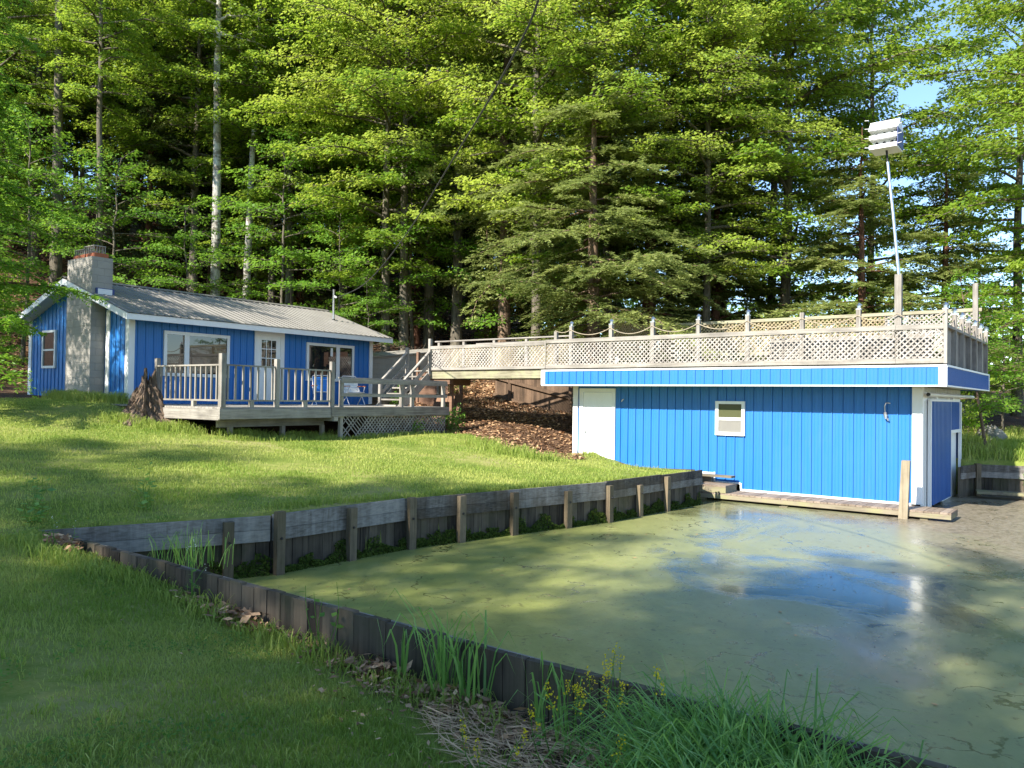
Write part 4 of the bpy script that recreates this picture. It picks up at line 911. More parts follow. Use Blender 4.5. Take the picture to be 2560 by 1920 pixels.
def make_maple(seed, H, h0, R, nl, rt, lsz=.15, dens=1., tiers=False, fork=False):
    r_ = np.random.default_rng(seed); tr = MB(); cr = MB(); tp = trunk_path(H*.97, r_, .16)
    rr = rt*(1-.86*np.clip(tp[:, 2]/H, 0, 1))**.9; rr[0] *= 1.45; rr[1] *= 1.1
    tr.tube(tp, rr, 10, False)
    C, Nn, A, T, SZ = [], [], [], [], []
    for i in range(nl):
        t = (i+.5)/nl; h = h0+(H*.97-h0)*t**.92; az = i*2.399+r_.normal(0, .35)
        pr = (.72+.5*min(t/.35, 1))*(1 if t < .4 else 1-.78*((t-.4)/.6)**1.5)
        L = R*pr*r_.uniform(.65, 1.15)*.82; el = (.10 if tiers else .22)+.85*t*t+r_.normal(0, .1)
        lp = limb_path(at_h(tp, h), az, L, el, .22 if tiers else .26, 7, .09, r_)
        br = rt*.34*(1-.7*t)*min(1, L/3)+.012; tr.tube(lp, np.linspace(br, .008, 7), 5, False)
        ns = int(L*4.0)+3; base_t = np.clip(r_.normal(.5, .14), 0, 1)
        for k in range(ns):
            s = .22+.78*(k+r_.random())/ns; p0 = np.array([np.interp(s, np.linspace(0, 1, 7), lp[:, c]) for c in range(3)])
            sd = 1 if k % 2 else -1; a2 = az+sd*r_.uniform(.5, 1.15); l2 = (.42*L*(1.05-.75*s)+.35)*r_.uniform(.6, 1.1)
            if s > .93: a2 = az; 
            e2 = r_.normal(.05, .12); dz = -.18
            pe = p0+np.array([math.cos(a2)*l2, math.sin(a2)*l2, l2*(e2+dz*.5)])
            if l2 > .8: tr.tube([p0, (p0+pe)/2+[0, 0, l2*.05], pe], [.014, .010, .004], 4, False)
            m_ = int(l2*24*dens)+5; u_ = r_.random(m_)**.8
            q = p0+(pe-p0)*u_[:, None]; q[:, 2] += l2*.1*np.sin(np.pi*u_)+r_.normal(0, .07, m_)-.03
            lat = r_.normal(0, .17+.10*l2*(1-u_), m_); q[:, 0] += -math.sin(a2)*lat; q[:, 1] += math.cos(a2)*lat
            C.append(q); nn = r_.normal(0, .42, (m_, 3)); nn[:, 2] += 1; nn[:, 0] += .35*math.cos(az); nn[:, 1] += .35*math.sin(az); Nn.append(nn)
            ax = np.stack([np.cos(a2+np.sign(lat)*.7), np.sin(a2+np.sign(lat)*.7), np.full(m_, -.45)], 1)+r_.normal(0, .3, (m_, 3)); A.append(ax)
            T.append(np.clip(base_t+r_.normal(0, .16, m_), 0, 1)); SZ.append(lsz*r_.uniform(.6, 1.25, m_))
    C = np.concatenate(C); A = nrmz(np.concatenate(A)); Nn = nrmz(np.concatenate(Nn)); SZ = np.concatenate(SZ)
    cr.leaves(C, Nn, A, SZ, SZ*.72, np.concatenate(T)); return tr, cr
def make_hemlock(seed, H, h0, R, nl, rt, tw=.15, dens=1.):
    r_ = np.random.default_rng(seed); tr = MB(); cr = MB(); tp = trunk_path(H, r_, .05)
    rr = rt*(1-.93*np.clip(tp[:, 2]/H, 0, 1)); rr[0] *= 1.35
    tr.tube(tp, rr, 12, False); C, Nn, A, T, SL_ = [], [], [], [], []
    for i in range(nl):
        t = (i+.5)/nl; h = h0+(H-.4-h0)*t; az = i*2.399+r_.normal(0, .6)
        L = R*(1-t)**.66*r_.uniform(.38, 1.15)*min(1, .55+t*4)+.3; el = r_.normal(.12, .24)
        lp = limb_path(at_h(tp, h+r_.normal(0, .25)), az, L, el, r_.uniform(.15, .5), 7, .12, r_)
        tr.tube(lp, np.linspace(.018+.011*L, .005, 7), 5, False)
        bt = np.clip(r_.normal(.5, .16), 0, 1); ns = int(L*7*dens)+3
        for k in range(ns):
            s = .16+.84*(k+r_.random())/ns; p0 = np.array([np.interp(s, np.linspace(0, 1, 7), lp[:, c]) for c in range(3)])
            sd = 1 if k % 2 else -1; a2 = az+sd*r_.uniform(.6, 1.15); l2 = (.40*L*(1.08-s)+.22)*r_.uniform(.6, 1.15)
            pe = p0+np.array([math.cos(a2)*l2, math.sin(a2)*l2, l2*r_.uniform(-.8, .22)])
            m_ = int(l2*26*dens)+4; u_ = (np.arange(m_)+r_.random(m_))/m_; s2 = np.where(np.arange(m_) % 2, 1, -1)
            a3 = a2+s2*r_.uniform(.5, 1.0, m_); ll = tw*(1.25-.7*u_)*r_.uniform(.7, 1.3, m_)
            ax = np.stack([np.cos(a3), np.sin(a3), -.25+r_.normal(0, .34, m_)], 1)
            q = p0+(pe-p0)*u_[:, None]; q[:, 2] -= .12*l2*u_*u_; q = q+ax*ll[:, None]*.45+r_.normal(0, .018, (m_, 3))
            nn = r_.normal(0, .5, (m_, 3)); nn[:, 2] += 1; C.append(q); A.append(ax); Nn.append(nn); SL_.append(ll); T.append(np.clip(bt+r_.normal(0, .17, m_), 0, 1))
    C = np.concatenate(C); A = nrmz(np.concatenate(A)); Nn = nrmz(np.concatenate(Nn)); SL_ = np.concatenate(SL_)
    cr.leaves(C, Nn, A, SL_, SL_*.30+.012, np.concatenate(T)); return tr, cr
KINDS = {}
def kind(nm, mb, bark, leaf): KINDS[nm] = (mb[0].mesh('trunk', bark, True), mb[1].mesh('crown', leaf))
kind('maple', make_maple(11, 23, 5.5, 5.8, 56, .24, .165, 1.35), M_bark_g, M_maple)
kind('maple_b', make_maple(12, 21, 3.6, 5.6, 56, .20, .16, 1.35), M_bark_g, M_maple)
kind('tall', make_maple(13, 26, 7.5, 5.2, 52, .27, .17, 1.3), M_bark_g, M_maple)
kind('pole', make_maple(17, 27, 14.5, 4.6, 40, .25, .17, 1.25), M_bark_g, M_maple)
kind('beech', make_maple(14, 10.5, 1.6, 3.7, 30, .09, .14, 1., True), M_bark_g, M_beech)
kind('beech_b', make_maple(15, 8, .9, 3.3, 24, .07, .135, 1., True), M_bark_g, M_beech)
kind('gold', make_maple(16, 24, 6, 6.2, 62, .22, .15, 1.25), M_bark_g, M_gold)
kind('hemlock', make_hemlock(21, 20, 3.4, 5.4, 96, .28, .165, 1.25), M_bark_h, M_needle)
kind('hemlock_b', make_hemlock(22, 18, 1.4, 4.6, 92, .22, .165, 1.25), M_bark_r, M_needle)
for k_, v_ in KINDS.items(): print(k_, len(v_[1].polygons))
def tree(name, kd, x, y, sc, rot, label, cat='tree', group=None, zs=1., leaf=None, bark=None, dz=0.):
    o = empty(name, label, cat, (x, y, gz(x, y)+dz), rot, group); o.scale = (sc, sc, sc*zs)
    for nm, me in zip(('trunk', 'crown'), KINDS[kd]):
        c = bpy.data.objects.new(nm, me); COL.objects.link(c); c.parent = o
        mt = bark if nm == 'trunk' else leaf
        if mt is not None: c.material_slots[0].link = 'OBJECT'; c.material_slots[0].material = mt
    return o
# --- trees one can single out
tree('maple_tree', 'pole', -20.6, 35.5, 1.05, .3, 'thick straight grey trunk rising behind the cottage chimney')
tree('maple_tree', 'pole', -17.3, 33.0, .72, 1.9, 'slender grey tree just right of the thick trunk behind the chimney')
tree('pale_tree', 'pole', -13.2, 35.0, .95, 2.2, 'pale barked leaning tree standing behind the middle of the cottage roof', bark=M_bark_b)
tree('pale_tree', 'pole', -12.3, 36.4, .80, 4.0, 'second thinner pale trunk close behind the leaning one', bark=M_bark_b)
tree('maple_tree', 'maple', -10.6, 37.5, .95, 3.1, 'brown trunked leafy tree behind the right half of the cottage roof')
tree('maple_tree', 'pole', -3.75, 35.2, .98, .7, 'slim grey trunk just left of the bridge end, at the dark wood edge')
tree('maple_tree', 'pole', -2.45, 34.2, 1.0, 5.2, 'straight grey trunk above the left part of the footbridge')
tree('hemlock_tree', 'hemlock', -.35, 33.0, 1.05, 2.5, 'hemlock with stout furrowed trunk above the middle of the footbridge', 'hemlock')
tree('hemlock_tree', 'hemlock', 2.75, 27.0, .98, .4, 'large pale barked hemlock spreading low boughs over the terrace', 'hemlock', zs=.68)
tree('hemlock_tree', 'hemlock', 5.0, 29.2, 1.10, 3.6, 'thick reddish trunked hemlock behind the middle of the terrace', 'hemlock', zs=.6, bark=M_bark_r)
tree('hemlock_tree', 'hemlock_b', 7.8, 30.5, 1.05, 1.2, 'thin reddish hemlock between the thick trunk and the bird house', 'hemlock', zs=.66)
tree('hemlock_tree', 'hemlock_b', 12.1, 27.3, 1.0, 4.4, 'bushy hemlock rising behind the bird house pole', 'hemlock', zs=.58)
tree('hemlock_tree', 'hemlock_b', 15.8, 29.0, .95, 2.0, 'hemlock right of the bird house, boughs hanging over the terrace corner', 'hemlock', zs=.62)
tree('hemlock_tree', 'hemlock_b', 8.9, 33.5, 1.05, .2, 'dark hemlock deep behind the lamp posts of the terrace', 'hemlock', zs=.6)
tree('hemlock_tree', 'hemlock_b', -12.75, 17.3, .70, 1.0, 'small conifer reaching in from the left edge beside the cottage gable', 'hemlock', leaf=M_beech)
tree('gold_tree', 'gold', .9, 30.2, 1.0, 4.1, 'yellow green tree glowing above the footbridge, right of the cable')
tree('gold_tree', 'gold', 6.2, 30.9, 1.02, 1.6, 'tall golden green tree above the right half of the terrace')
tree('maple_tree', 'maple_b', -5.4, 33.6, 1.0, 3.4, 'bright green maple leaning over the cottage roof end')
tree('maple_tree', 'maple_b', 10.2, 29.8, 1.1, 5.6, 'light green tree crowning over the boathouse bird house')
tree('maple_tree', 'maple_b', 17.4, 24.5, .9, 1.1, 'leafy maple overhanging from the right edge of the view')
tree('maple_tree', 'maple', 19.8, 31, .82, .5, 'broad maple far right beyond the bank lawn')
tree('gold_tree', 'gold', -4.6, 33.4, .95, 2.4, 'yellow green tree standing in front of the grey trunks left of the cable')
tree('maple_tree', 'maple_b', 3.6, 29.6, .98, 2.0, 'fresh green maple filling the sky above the large hemlock')
for (x, y, kd, s_, r0_, lb, lf) in ((10.6, 32.4, 'gold', .92, .8, 'airy yellow green tree rising left of the bird house', None), (14.6, 32.2, 'maple_b', .88, 3.3, 'bright green crown high above the right end of the terrace', None), (6.9, 28.3, 'gold', .74, 5.1, 'golden green tree leaning out just right of the thick hemlock', None),
        (-15.6, 38.4, 'maple', .95, 1.2, 'dense leafy crown above the middle of the cottage', None), (-24.0, 35.6, 'maple_b', 1.0, 4.4, 'leafy tree in the upper left corner', None), (-8.3, 38.8, 'maple', .92, 2.9, 'leafy crown between the pale trunk and the cable', None)):
    tree('maple_tree' if kd != 'gold' else 'gold_tree', kd, x, y, s_, r0_, lb)
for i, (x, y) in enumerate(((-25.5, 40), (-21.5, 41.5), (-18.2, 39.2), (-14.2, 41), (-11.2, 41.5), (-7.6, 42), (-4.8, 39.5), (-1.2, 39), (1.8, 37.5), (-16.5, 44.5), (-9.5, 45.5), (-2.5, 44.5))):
    tree('hemlock_tree', ('hemlock_b', 'hemlock')[i % 2], x, y, .80+.04*(i % 5), i*1.7, 'evergreen added behind the cottage and the footbridge, needles darkened to paint the gloom', 'hemlock', 'evergreens with the slope shade put into their colour', leaf=M_needle_shade)  # added to darken the wood interior, shade painted into the needles
# understory, tiers of leaves in front of the dark wood
for (x, y, s_, r0_, lb, kd) in ((-16.0, 31.8, .85, .3, 'low tiered sapling behind the left end of the cottage ridge', 'beech'), (-13.4, 32.6, .9, 2.0, 'tiered young beech behind the middle of the cottage ridge', 'beech_b'), (-10.0, 34.0, 1.0, 4.2, 'broad tiered sapling left of the service mast', 'beech'), (-7.2, 33.2, .9, 1.1, 'tiered sapling beside the service mast', 'beech_b'),
        (-5.9, 32.2, .55, 2.7, 'small bright sapling at the right end of the cottage roof', 'beech_b'), (-4.4, 34.8, 1.1, 5.5, 'layered young tree between the cottage and the footbridge', 'beech'), (-19.2, 31.0, .95, 3.9, 'layered sapling behind the chimney top', 'beech'), (-22.3, 30.0, 1.0, .9, 'layered young tree at the far left wood edge', 'beech'), (-20.4, 28.2, .8, 2.5, 'low layered sapling left of the cottage roof peak', 'beech_b'), (-18.6, 27.6, .6, 4.5, 'little sapling behind the back corner of the gable', 'beech_b'),
        (4.2, 33, 1.0, 1.4, 'shaded sapling behind the thick reddish trunk', 'beech'), (10.4, 33.5, 1.0, 2.2, 'shaded sapling deep behind the terrace lattice', 'beech_b'), (16.6, 26.8, .62, 2.9, 'yellow green shrub on the far bank right of the boathouse', 'beech_b'), (19.5, 27.5, .8, .3, 'bright leafy young tree at the far right bank', 'beech')):
    tree('sapling', kd, x, y, s_, r0_, lb, 'sapling')
tree('leaning_tree', 'beech_b', 13.1, 21.9, .62, 1.7, 'thin leaning tree with pinkish bark on the grass right of the boathouse', 'tree', bark=M_bark_h).rotation_euler.y = .17
# --- woods behind: nothing tells these apart
rs = np.random.default_rng(5); pl = []
for k in range(400):
    x = rs.uniform(-38, 32); y = rs.uniform(38, 62) if x < 8 else rs.uniform(35, 62)
    if abs(x)/y > .80 or x > 6 or (x > -3 and rs.random() < .5): continue
    if all((x-a)**2+(y-b)**2 > 4.2**2 for a, b in pl): pl.append((x, y))
    if len(pl) >= 38: break
for i, (x, y) in enumerate(pl):
    kd = ('tall', 'maple', 'hemlock', 'tall', 'maple_b', 'hemlock')[i % 6]
    nm = 'hemlock_tree' if kd.startswith('hem') else 'maple_tree'
    if nm == 'hemlock_tree': tree(nm, kd, x, y, rs.uniform(.85, 1.1), rs.uniform(0, 6.28), 'dark evergreen standing deep in the woods behind the nearer trees', 'hemlock', 'evergreens deep in the woods')
    else: tree(nm, kd, x, y, rs.uniform(.8, 1.02), rs.uniform(0, 6.28), 'leafy tree standing deep in the woods behind the nearer trees', 'tree', 'leafy trees deep in the woods')
for i in range(14):
    x = rs.uniform(-34, 3); y = rs.uniform(33.5, 48)
    tree('sapling', ('beech', 'beech_b')[i % 2], x, y, rs.uniform(.8, 1.15), rs.uniform(0, 6.28), 'undergrowth sapling on the dark wooded hillside', 'sapling', 'saplings on the wooded hillside')
# --- trees behind the viewpoint, whose shade falls on the near lawn and the pond
for i, (x, y, s_) in enumerate(((-27, -4, .9), (-22.5, -7.5, .95), (-18, -4.5, .8), (-17.5, -11, 1.0), (-12.5, -8.5, .88), (-11, -14, 1.05), (-7, -10.5, .82), (-26, -14, .95), (-31, -10, 1.0), (-15, -7.2, .74))):
    tree('maple_tree', ('maple', 'maple_b')[i % 2], x, y, s_, i*1.3, 'tree behind the viewpoint that shades the near lawn', 'tree', 'trees behind the viewpoint')
tree('maple_tree', 'maple_b', -19.2, 16.6, .66, .8, 'tree outside the left edge that dapples the cottage gable and roof')

tree('maple_tree', 'maple_b', -23.2, 16.8, .78, 2.8, 'larger tree outside the left edge that shades the cottage gable')
# far-off wood closing the view between the trunks
nl_ = 60000; xb = RNG.uniform(-62, 60, nl_); yb = RNG.uniform(60, 74, nl_)
zb_ = gz_arr(xb, yb)+RNG.random(nl_)*np.interp(xb, [-60, -20, 0, 10, 40], [6, 4, 8, 12, 9])*(.75+.3*np.sin(xb*.9)+.2*np.sin(xb*2.3+1))
c = np.stack([xb, yb, zb_], 1); nn = RNG.normal(0, .5, (nl_, 3)); nn[:, 2] += .7; nn[:, 1] -= .5
s_ = RNG.uniform(.3, .6, nl_); fo_ = MB().leaves(c, nrmz(nn), RNG.normal(0, 1, (nl_, 3)), s_, s_*.7, np.clip(RNG.normal(.45, .25, nl_), 0, 1))
tag(fo_.build('distant_wood', M_maple), 'far-off leafy wood on the hill crest', 'wood', kind='stuff')

# ================================================================== GROUND COVER
def scatter(n, x0, x1, y0, y1, keep):
    x = RNG.uniform(x0, x1, n); y = RNG.uniform(y0, y1, n); k = keep(x, y); return x[k], y[k]
def pnoise(x, y, s, seed=0):
    r_ = np.random.default_rng(seed); f = 0
    for k in range(5):
        a = r_.uniform(0, 6.28); fr = s*r_.uniform(.6, 2.2); f = f+np.sin((x*math.cos(a)+y*math.sin(a))*fr+r_.uniform(0, 6.28)+1.3*np.sin((y*math.cos(a)-x*math.sin(a))*fr*.7))
    return f/5
COTP = np.array([K(-.5, -5), K(7.1, -5), K(9.2, -.5), K(9.2, 6), K(0, 6), K(-.45, 2.7), K(-.45, 1.2), K(-.05, 0), K(-.6, -1.5)])
BHP = np.array([B(-9, -.3), B(.2, -.9), B(.2, 5.1), B(-9, 5.1)])
def lawn_ok(x, y): return ~in_poly(x, y, POND) & in_poly(x, y, LAWN) & ~in_poly(x, y, COTP) & ~in_poly(x, y, BHP)
def in_view(x, y): return np.abs(x)/np.maximum(y, .1) < .70
def lawn_blades(mb, n, x0, x1, y0, y1, hmin, hmax, wd, dens_p=1.):
    def keep(x, y):
        k = lawn_ok(x, y) & in_view(x, y)
        fd = (x-FW0[0])*FWD[0]+(y-FW0[1])*FWD[1]; fo = -(x-FW0[0])*FWD[1]+(y-FW0[1])*FWD[0]
        bare = (fd > 4.6) & (fd < 12) & (fo < 0) & (-fo < .10+.30*np.clip(fd-4.8, 0, 4)); return k & ~(bare & (RNG.random(len(x)) < .82))
    x, y = scatter(n, x0, x1, y0, y1, keep)
    k = RNG.random(len(x)) < .62+.8*pnoise(x, y, 1.6, 3); x, y = x[k], y[k]
    g = pnoise(x, y, .9, 1)*.5+pnoise(x, y, 3.1, 2)*.4; t = np.clip(.50-g*.85+RNG.normal(0, .2, len(x)), 0, 1)
    h = RNG.uniform(hmin, hmax, len(x))*(1+.35*pnoise(x, y, 1.3, 4)); an = RNG.uniform(0, 6.28, len(x)); ln = h*RNG.uniform(.1, .8, len(x))
    mb.blades(np.stack([x, y, gz_arr(x, y)-.005], 1), np.stack([np.cos(an)*ln, np.sin(an)*ln], 1), h, wd*RNG.uniform(.6, 1.3, len(x)), RNG.uniform(.1, .8, len(x)), t)
gm_ = MB(); lawn_blades(gm_, 420000, -5.5, 4.5, 2.3, 9.4, .022, .058, .0065); tag(gm_.build('lawn_grass', M_grass), 'short patchy grass of the near lawn', 'grass', kind='stuff')
mb = MB()   # clover and broad leaved weeds in the lawn
x, y = scatter(60000, -5.5, 4, 2.4, 10, lambda x, y: lawn_ok(x, y) & in_view(x, y) & (pnoise(x, y, 2.2, 41)+.25*pnoise(x, y, 7, 42) > .30)); n = len(x)
mb.leaves(np.stack([x, y, gz_arr(x, y)+RNG.uniform(.01, .045, n)], 1), nrmz(RNG.normal(0, .4, (n, 3))+[0, 0, 1]), RNG.normal(0, 1, (n, 3))*[1, 1, .3], RNG.uniform(.012, .032, n), RNG.uniform(.010, .022, n), RNG.random(n))
tag(mb.build('clover', M_weed), 'patches of clover and broad leaved weeds in the near lawn', 'clover', kind='stuff')
gm_ = MB(); lawn_blades(gm_, 300000, -14, 6, 8.5, 24, .03, .06, .012); lawn_blades(gm_, 40000, 11, 24, 19.5, 29, .12, .32, .02); tag(gm_.build('far_lawn_grass', M_grass), 'mown grass between the deck and the pond', 'grass', kind='stuff')
# longer grass along the edges: deck foot, stump, chimney, boathouse, wall corner
def tufts(mb, P, n, spread, h0_, h1_, wd, tl=(.1, .6)):
    p, d_ = along(P, RNG.random(n)); p = p+RNG.normal(0, spread, (n, 2)); ok = ~in_poly(p[:, 0], p[:, 1], POND) & ~in_poly(p[:, 0], p[:, 1], BHP); p = p[ok]; n = len(p)
    h = RNG.uniform(h0_, h1_, n)*(1+.45*pnoise(p[:, 0], p[:, 1], 4, 9)); an = RNG.uniform(0, 6.28, n); ln = h*RNG.uniform(.1, .7, n)
    mb.blades(np.stack([p[:, 0], p[:, 1], gz_arr(p[:, 0], p[:, 1])-.01], 1), np.stack([np.cos(an)*ln, np.sin(an)*ln], 1), h, wd, RNG.uniform(.2, .9, n), RNG.uniform(*tl, n))
gm_ = MB()
tufts(gm_, [K(-.4, -5.1), K(3, -5.15), K(7.2, -5.2)], 2600, .14, .05, .17, .013); tufts(gm_, [K(.0, -4.4), K(3, -4.3)], 2000, .25, .10, .26, .014)
tufts(gm_, [K(-.55, 2.9), K(-.6, .9), K(-.15, -.15)], 3600, .17, .10, .32, .014, (.2, .9)); tufts(gm_, [(sx-.7, sy-.3), (sx+.2, sy-.75), (sx+1.5, sy-.8)], 2200, .16, .08, .26, .013)
tufts(gm_, [B(-9.2, -.8), B(-7.5, -.9), B(-5.6, -1.0)], 700, .14, .05, .15, .014, (.2, .7)); tufts(gm_, [(-.9, 20.8), (.2, 19.5), (1.1, 19.2)], 1600, .25, .1, .3, .014)
tufts(gm_, [(-3.3, 10.75), (0, 13.95), (3, 17)], 3400, .10, .06, .16, .012); tufts(gm_, [tuple(FW0+FWD*.6+np.array([-.25, -.3])), tuple(FW0+FWD*2.4+np.array([-.2, -.26]))], 700, .10, .06, .17, .010); tufts(gm_, [tuple(FW0+FWD*2.4+np.array([-.1, -.14])), tuple(FW0+FWD*7+np.array([-.12, -.16]))], 1500, .09, .05, .17, .010)
tag(gm_.build('long_grass', M_grass), 'longer grass left unmown along walls and deck foot', 'grass', kind='stuff')
# dead leaves on the slope, the hillside and along the near wall
def litter(mb, x, y, s0, s1, lift=.03):
    n = len(x); nn = RNG.normal(0, .45, (n, 3)); nn[:, 2] += 1; s_ = RNG.uniform(s0, s1, n)
    mb.leaves(np.stack([x, y, gz_arr(x, y)+.012+RNG.random(n)*lift], 1), nrmz(nn), RNG.normal(0, 1, (n, 3))*[1, 1, .2], s_, s_*RNG.uniform(.3, .65, n), np.clip(RNG.normal(.42, .28, n), 0, 1))
mb = MB()
x, y = scatter(26000, -4, 4.5, 18.5, 33, lambda x, y: ~in_poly(x, y, LAWN) & ~in_poly(x, y, BHP) & ~in_poly(x, y, COTP) & ~in_poly(x, y, POND)); litter(mb, x, y, .06, .15, .05)
x, y = scatter(26000, -28, 4, 27, 46, lambda x, y: ~in_poly(x, y, COTP) & ~in_poly(x, y, LAWN)); litter(mb, x, y, .10, .22, .06)
tag(mb.build('leaf_litter', M_litter), 'brown dead leaves covering the slope and the wood floor', 'leaf litter', kind='stuff')
mb = MB(); n = 5200; fd_ = RNG.uniform(3.2, 11.5, n); fo_ = -np.abs(RNG.normal(0, .06+.17*np.clip(fd_-4.8, 0, 4)))-.03
p = FW0+FWD*fd_[:, None]+np.array([-FWD[1], FWD[0]])*fo_[:, None]; k = RNG.random(n) < .35+.65*(pnoise(p[:, 0], p[:, 1], 3.5, 12) > .05); p = p[k]; litter(mb, p[:, 0], p[:, 1], .02, .065, .05)
n = 120
for cx, cy in ((FW0+FWD*4.15), FW0+FWD*5.9, FW0+FWD*6.6, FW0+FWD*1.0):
    p = np.array([cx, cy])+np.array([FWD[1], -FWD[0]])*np.abs(RNG.normal(.12, .07, (n, 1)))+FWD*RNG.normal(0, .18, (n, 1)); litter(mb, p[:, 0], p[:, 1], .06, .12, .10)
p = np.stack([RNG.uniform(-4, 2, 160), RNG.uniform(3, 8, 160)], 1); ok = lawn_ok(p[:, 0], p[:, 1]); litter(mb, p[ok, 0], p[ok, 1], .015, .04, .02)
tag(mb.build('fallen_leaves', M_litter), 'dry pale leaves gathered at the foot of the near plank wall', 'leaf litter', kind='stuff')
# dry reed straw
mb = MB(); n = 2400; fd_ = RNG.uniform(6.6, 9.5, n); fo_ = -RNG.random(n)**1.3*(.12+.55*(fd_-6.0))-.04; p = FW0+FWD*fd_[:, None]+np.array([-FWD[1], FWD[0]])*fo_[:, None]
z = gz_arr(p[:, 0], p[:, 1])+.015+RNG.random(n)*.05; an = RNG.normal(math.atan2(FWD[1], FWD[0]), .6, n); l_ = RNG.uniform(.08, .32, n)
mb.leaves(np.concatenate([p, z[:, None]], 1), nrmz(RNG.normal(0, .3, (n, 3))+[0, 0, 1]), np.stack([np.cos(an), np.sin(an), RNG.normal(0, .12, n)], 1), l_, RNG.uniform(.004, .009, n), np.clip(RNG.normal(.92, .2, n), .3, 1))
tag(mb.build('dry_straw', M_litter), 'flattened dry straw between the wall and the green sedge', 'straw', kind='stuff')
# flecks and bits floating in the duckweed
mb = MB(); n = 9000; x = RNG.uniform(-4, 15, n); y = RNG.uniform(4, 20, n); k = in_poly(x, y, POND) & (RNG.random(n) < .45+.6*pnoise(x, y, 1.2, 51)+.03*x); x, y = x[k], y[k]; n = len(x)
s_ = RNG.uniform(.008, .03, n)*(1+1.5*(RNG.random(n) < .06)); mb.leaves(np.stack([x, y, np.full(n, WL+.004)+RNG.random(n)*.004], 1), nrmz(RNG.normal(0, .06, (n, 3))+[0, 0, 1]), RNG.normal(0, 1, (n, 3))*[1, 1, 0], s_, s_*.55, np.clip(RNG.normal(.55, .4, n), 0, 1))
tag(mb.build('floating_debris', M_litter), 'small bits of leaf and catkin floating in the duckweed', 'debris', kind='stuff')
# taller tussocks in the near lawn
gm_ = MB(); x, y = scatter(70000, -5.5, 3, 2.4, 9.4, lambda x, y: lawn_ok(x, y) & in_view(x, y) & (pnoise(x, y, 5.5, 61)+.6*pnoise(x, y, 11, 62) > .42)); n = len(x)
h = RNG.uniform(.035, .105, n); an = RNG.uniform(0, 6.28, n); ln = h*RNG.uniform(.2, .9, n)
gm_.blades(np.stack([x, y, gz_arr(x, y)-.005], 1), np.stack([np.cos(an)*ln, np.sin(an)*ln], 1), h, RNG.uniform(.004, .009, n), RNG.uniform(.2, 1, n), np.clip(RNG.normal(.35, .25, n), 0, 1))
tag(gm_.build('tussocks', M_grass), 'taller uneven tussocks scattered in the near lawn', 'grass', kind='stuff')
# sedge mass at the lower right
mb = MB(); n = 9000; fd_ = RNG.uniform(7.95, 11.5, n); fo_ = -np.abs(RNG.normal(0, .20+.20*np.clip(fd_-7.9, 0, 3)))-.06; cl = pnoise(fd_, fo_*3, 4.0, 31); k = RNG.random(n) < .5+.6*cl+.3*(fd_-7.9); fd_, fo_ = fd_[k], fo_[k]; n = len(fd_)
p = FW0+FWD*fd_[:, None]+np.array([-FWD[1], FWD[0]])*fo_[:, None]; h = RNG.uniform(.28, .66, n)*np.interp(fd_, [7.9, 8.3, 8.8, 9.3, 11.5], [.65, 1.05, 1.0, .66, .6]); an = RNG.normal(2.9, 1.5, n); ln = h*RNG.uniform(.25, 1.35, n)
mb.blades(np.concatenate([p, (gz_arr(p[:, 0], p[:, 1])-.01)[:, None]], 1), np.stack([np.cos(an)*ln, np.sin(an)*ln], 1), h, RNG.uniform(.008, .017, n), RNG.uniform(.3, 1.4, n), RNG.random(n))
tag(mb.build('sedge_bank', M_sedge), 'dense bluish green sedge filling the lower right corner', 'sedge', kind='stuff')

# ---- single plants
def clump(name, label, x, y, n, h0_, h1_, wd, spread, mat=M_sedge, group=None, reach=.75):
    an = RNG.uniform(0, 6.28, n); p = RNG.normal(0, spread, (n, 2)); h = RNG.uniform(h0_, h1_, n); ln = h*RNG.uniform(.05, reach, n)
    o = MB().blades(np.concatenate([p, np.full((n, 1), -.02)], 1), np.stack([np.cos(an)*ln, np.sin(an)*ln], 1), h, wd*RNG.uniform(.6, 1.1, n), RNG.uniform(.1, 1.1, n), RNG.uniform(.2, 1, n)).build(name, mat, None, loc=(x, y, gz(x, y)))
    return tag(o, label, 'grass clump', group)
def fpos(fd, fo): q = FW0+FWD*fd+np.array([-FWD[1], FWD[0]])*fo; return float(q[0]), float(q[1])
for (fd, fo, n, h0_, h1_, lb) in ((6.1, -.12, 8, .35, .62, 'leftmost sparse clump of tall blades in front of the near wall'), (6.45, -.10, 26, .45, .82, 'tallest clump of reed blades standing against the near wall'), (6.68, -.10, 22, .4, .72, 'dense reed clump just right of the tallest one'), (7.15, -.09, 8, .35, .62, 'thin reed clump right of the dense ones'), (7.42, -.10, 9, .3, .56, 'drooping reed clump left of the yellow flowers')):
    clump('reed_clump', lb, *fpos(fd, fo), n, h0_, h1_, .019, .05, M_sedge, 'reed clumps along the near wall')
clump('reed_clump', 'pale drooping grass growing inside the wall corner over the pond', -3.75, 9.25, 90, .25, .5, .012, .22, M_sedge, None, .8).location.z = .62
clump('reed_clump', 'two thin blades sticking out of the duckweed by the near wall', *fpos(4.05, .12), 3, .3, .45, .008, .03, M_sedge).location.z = .6
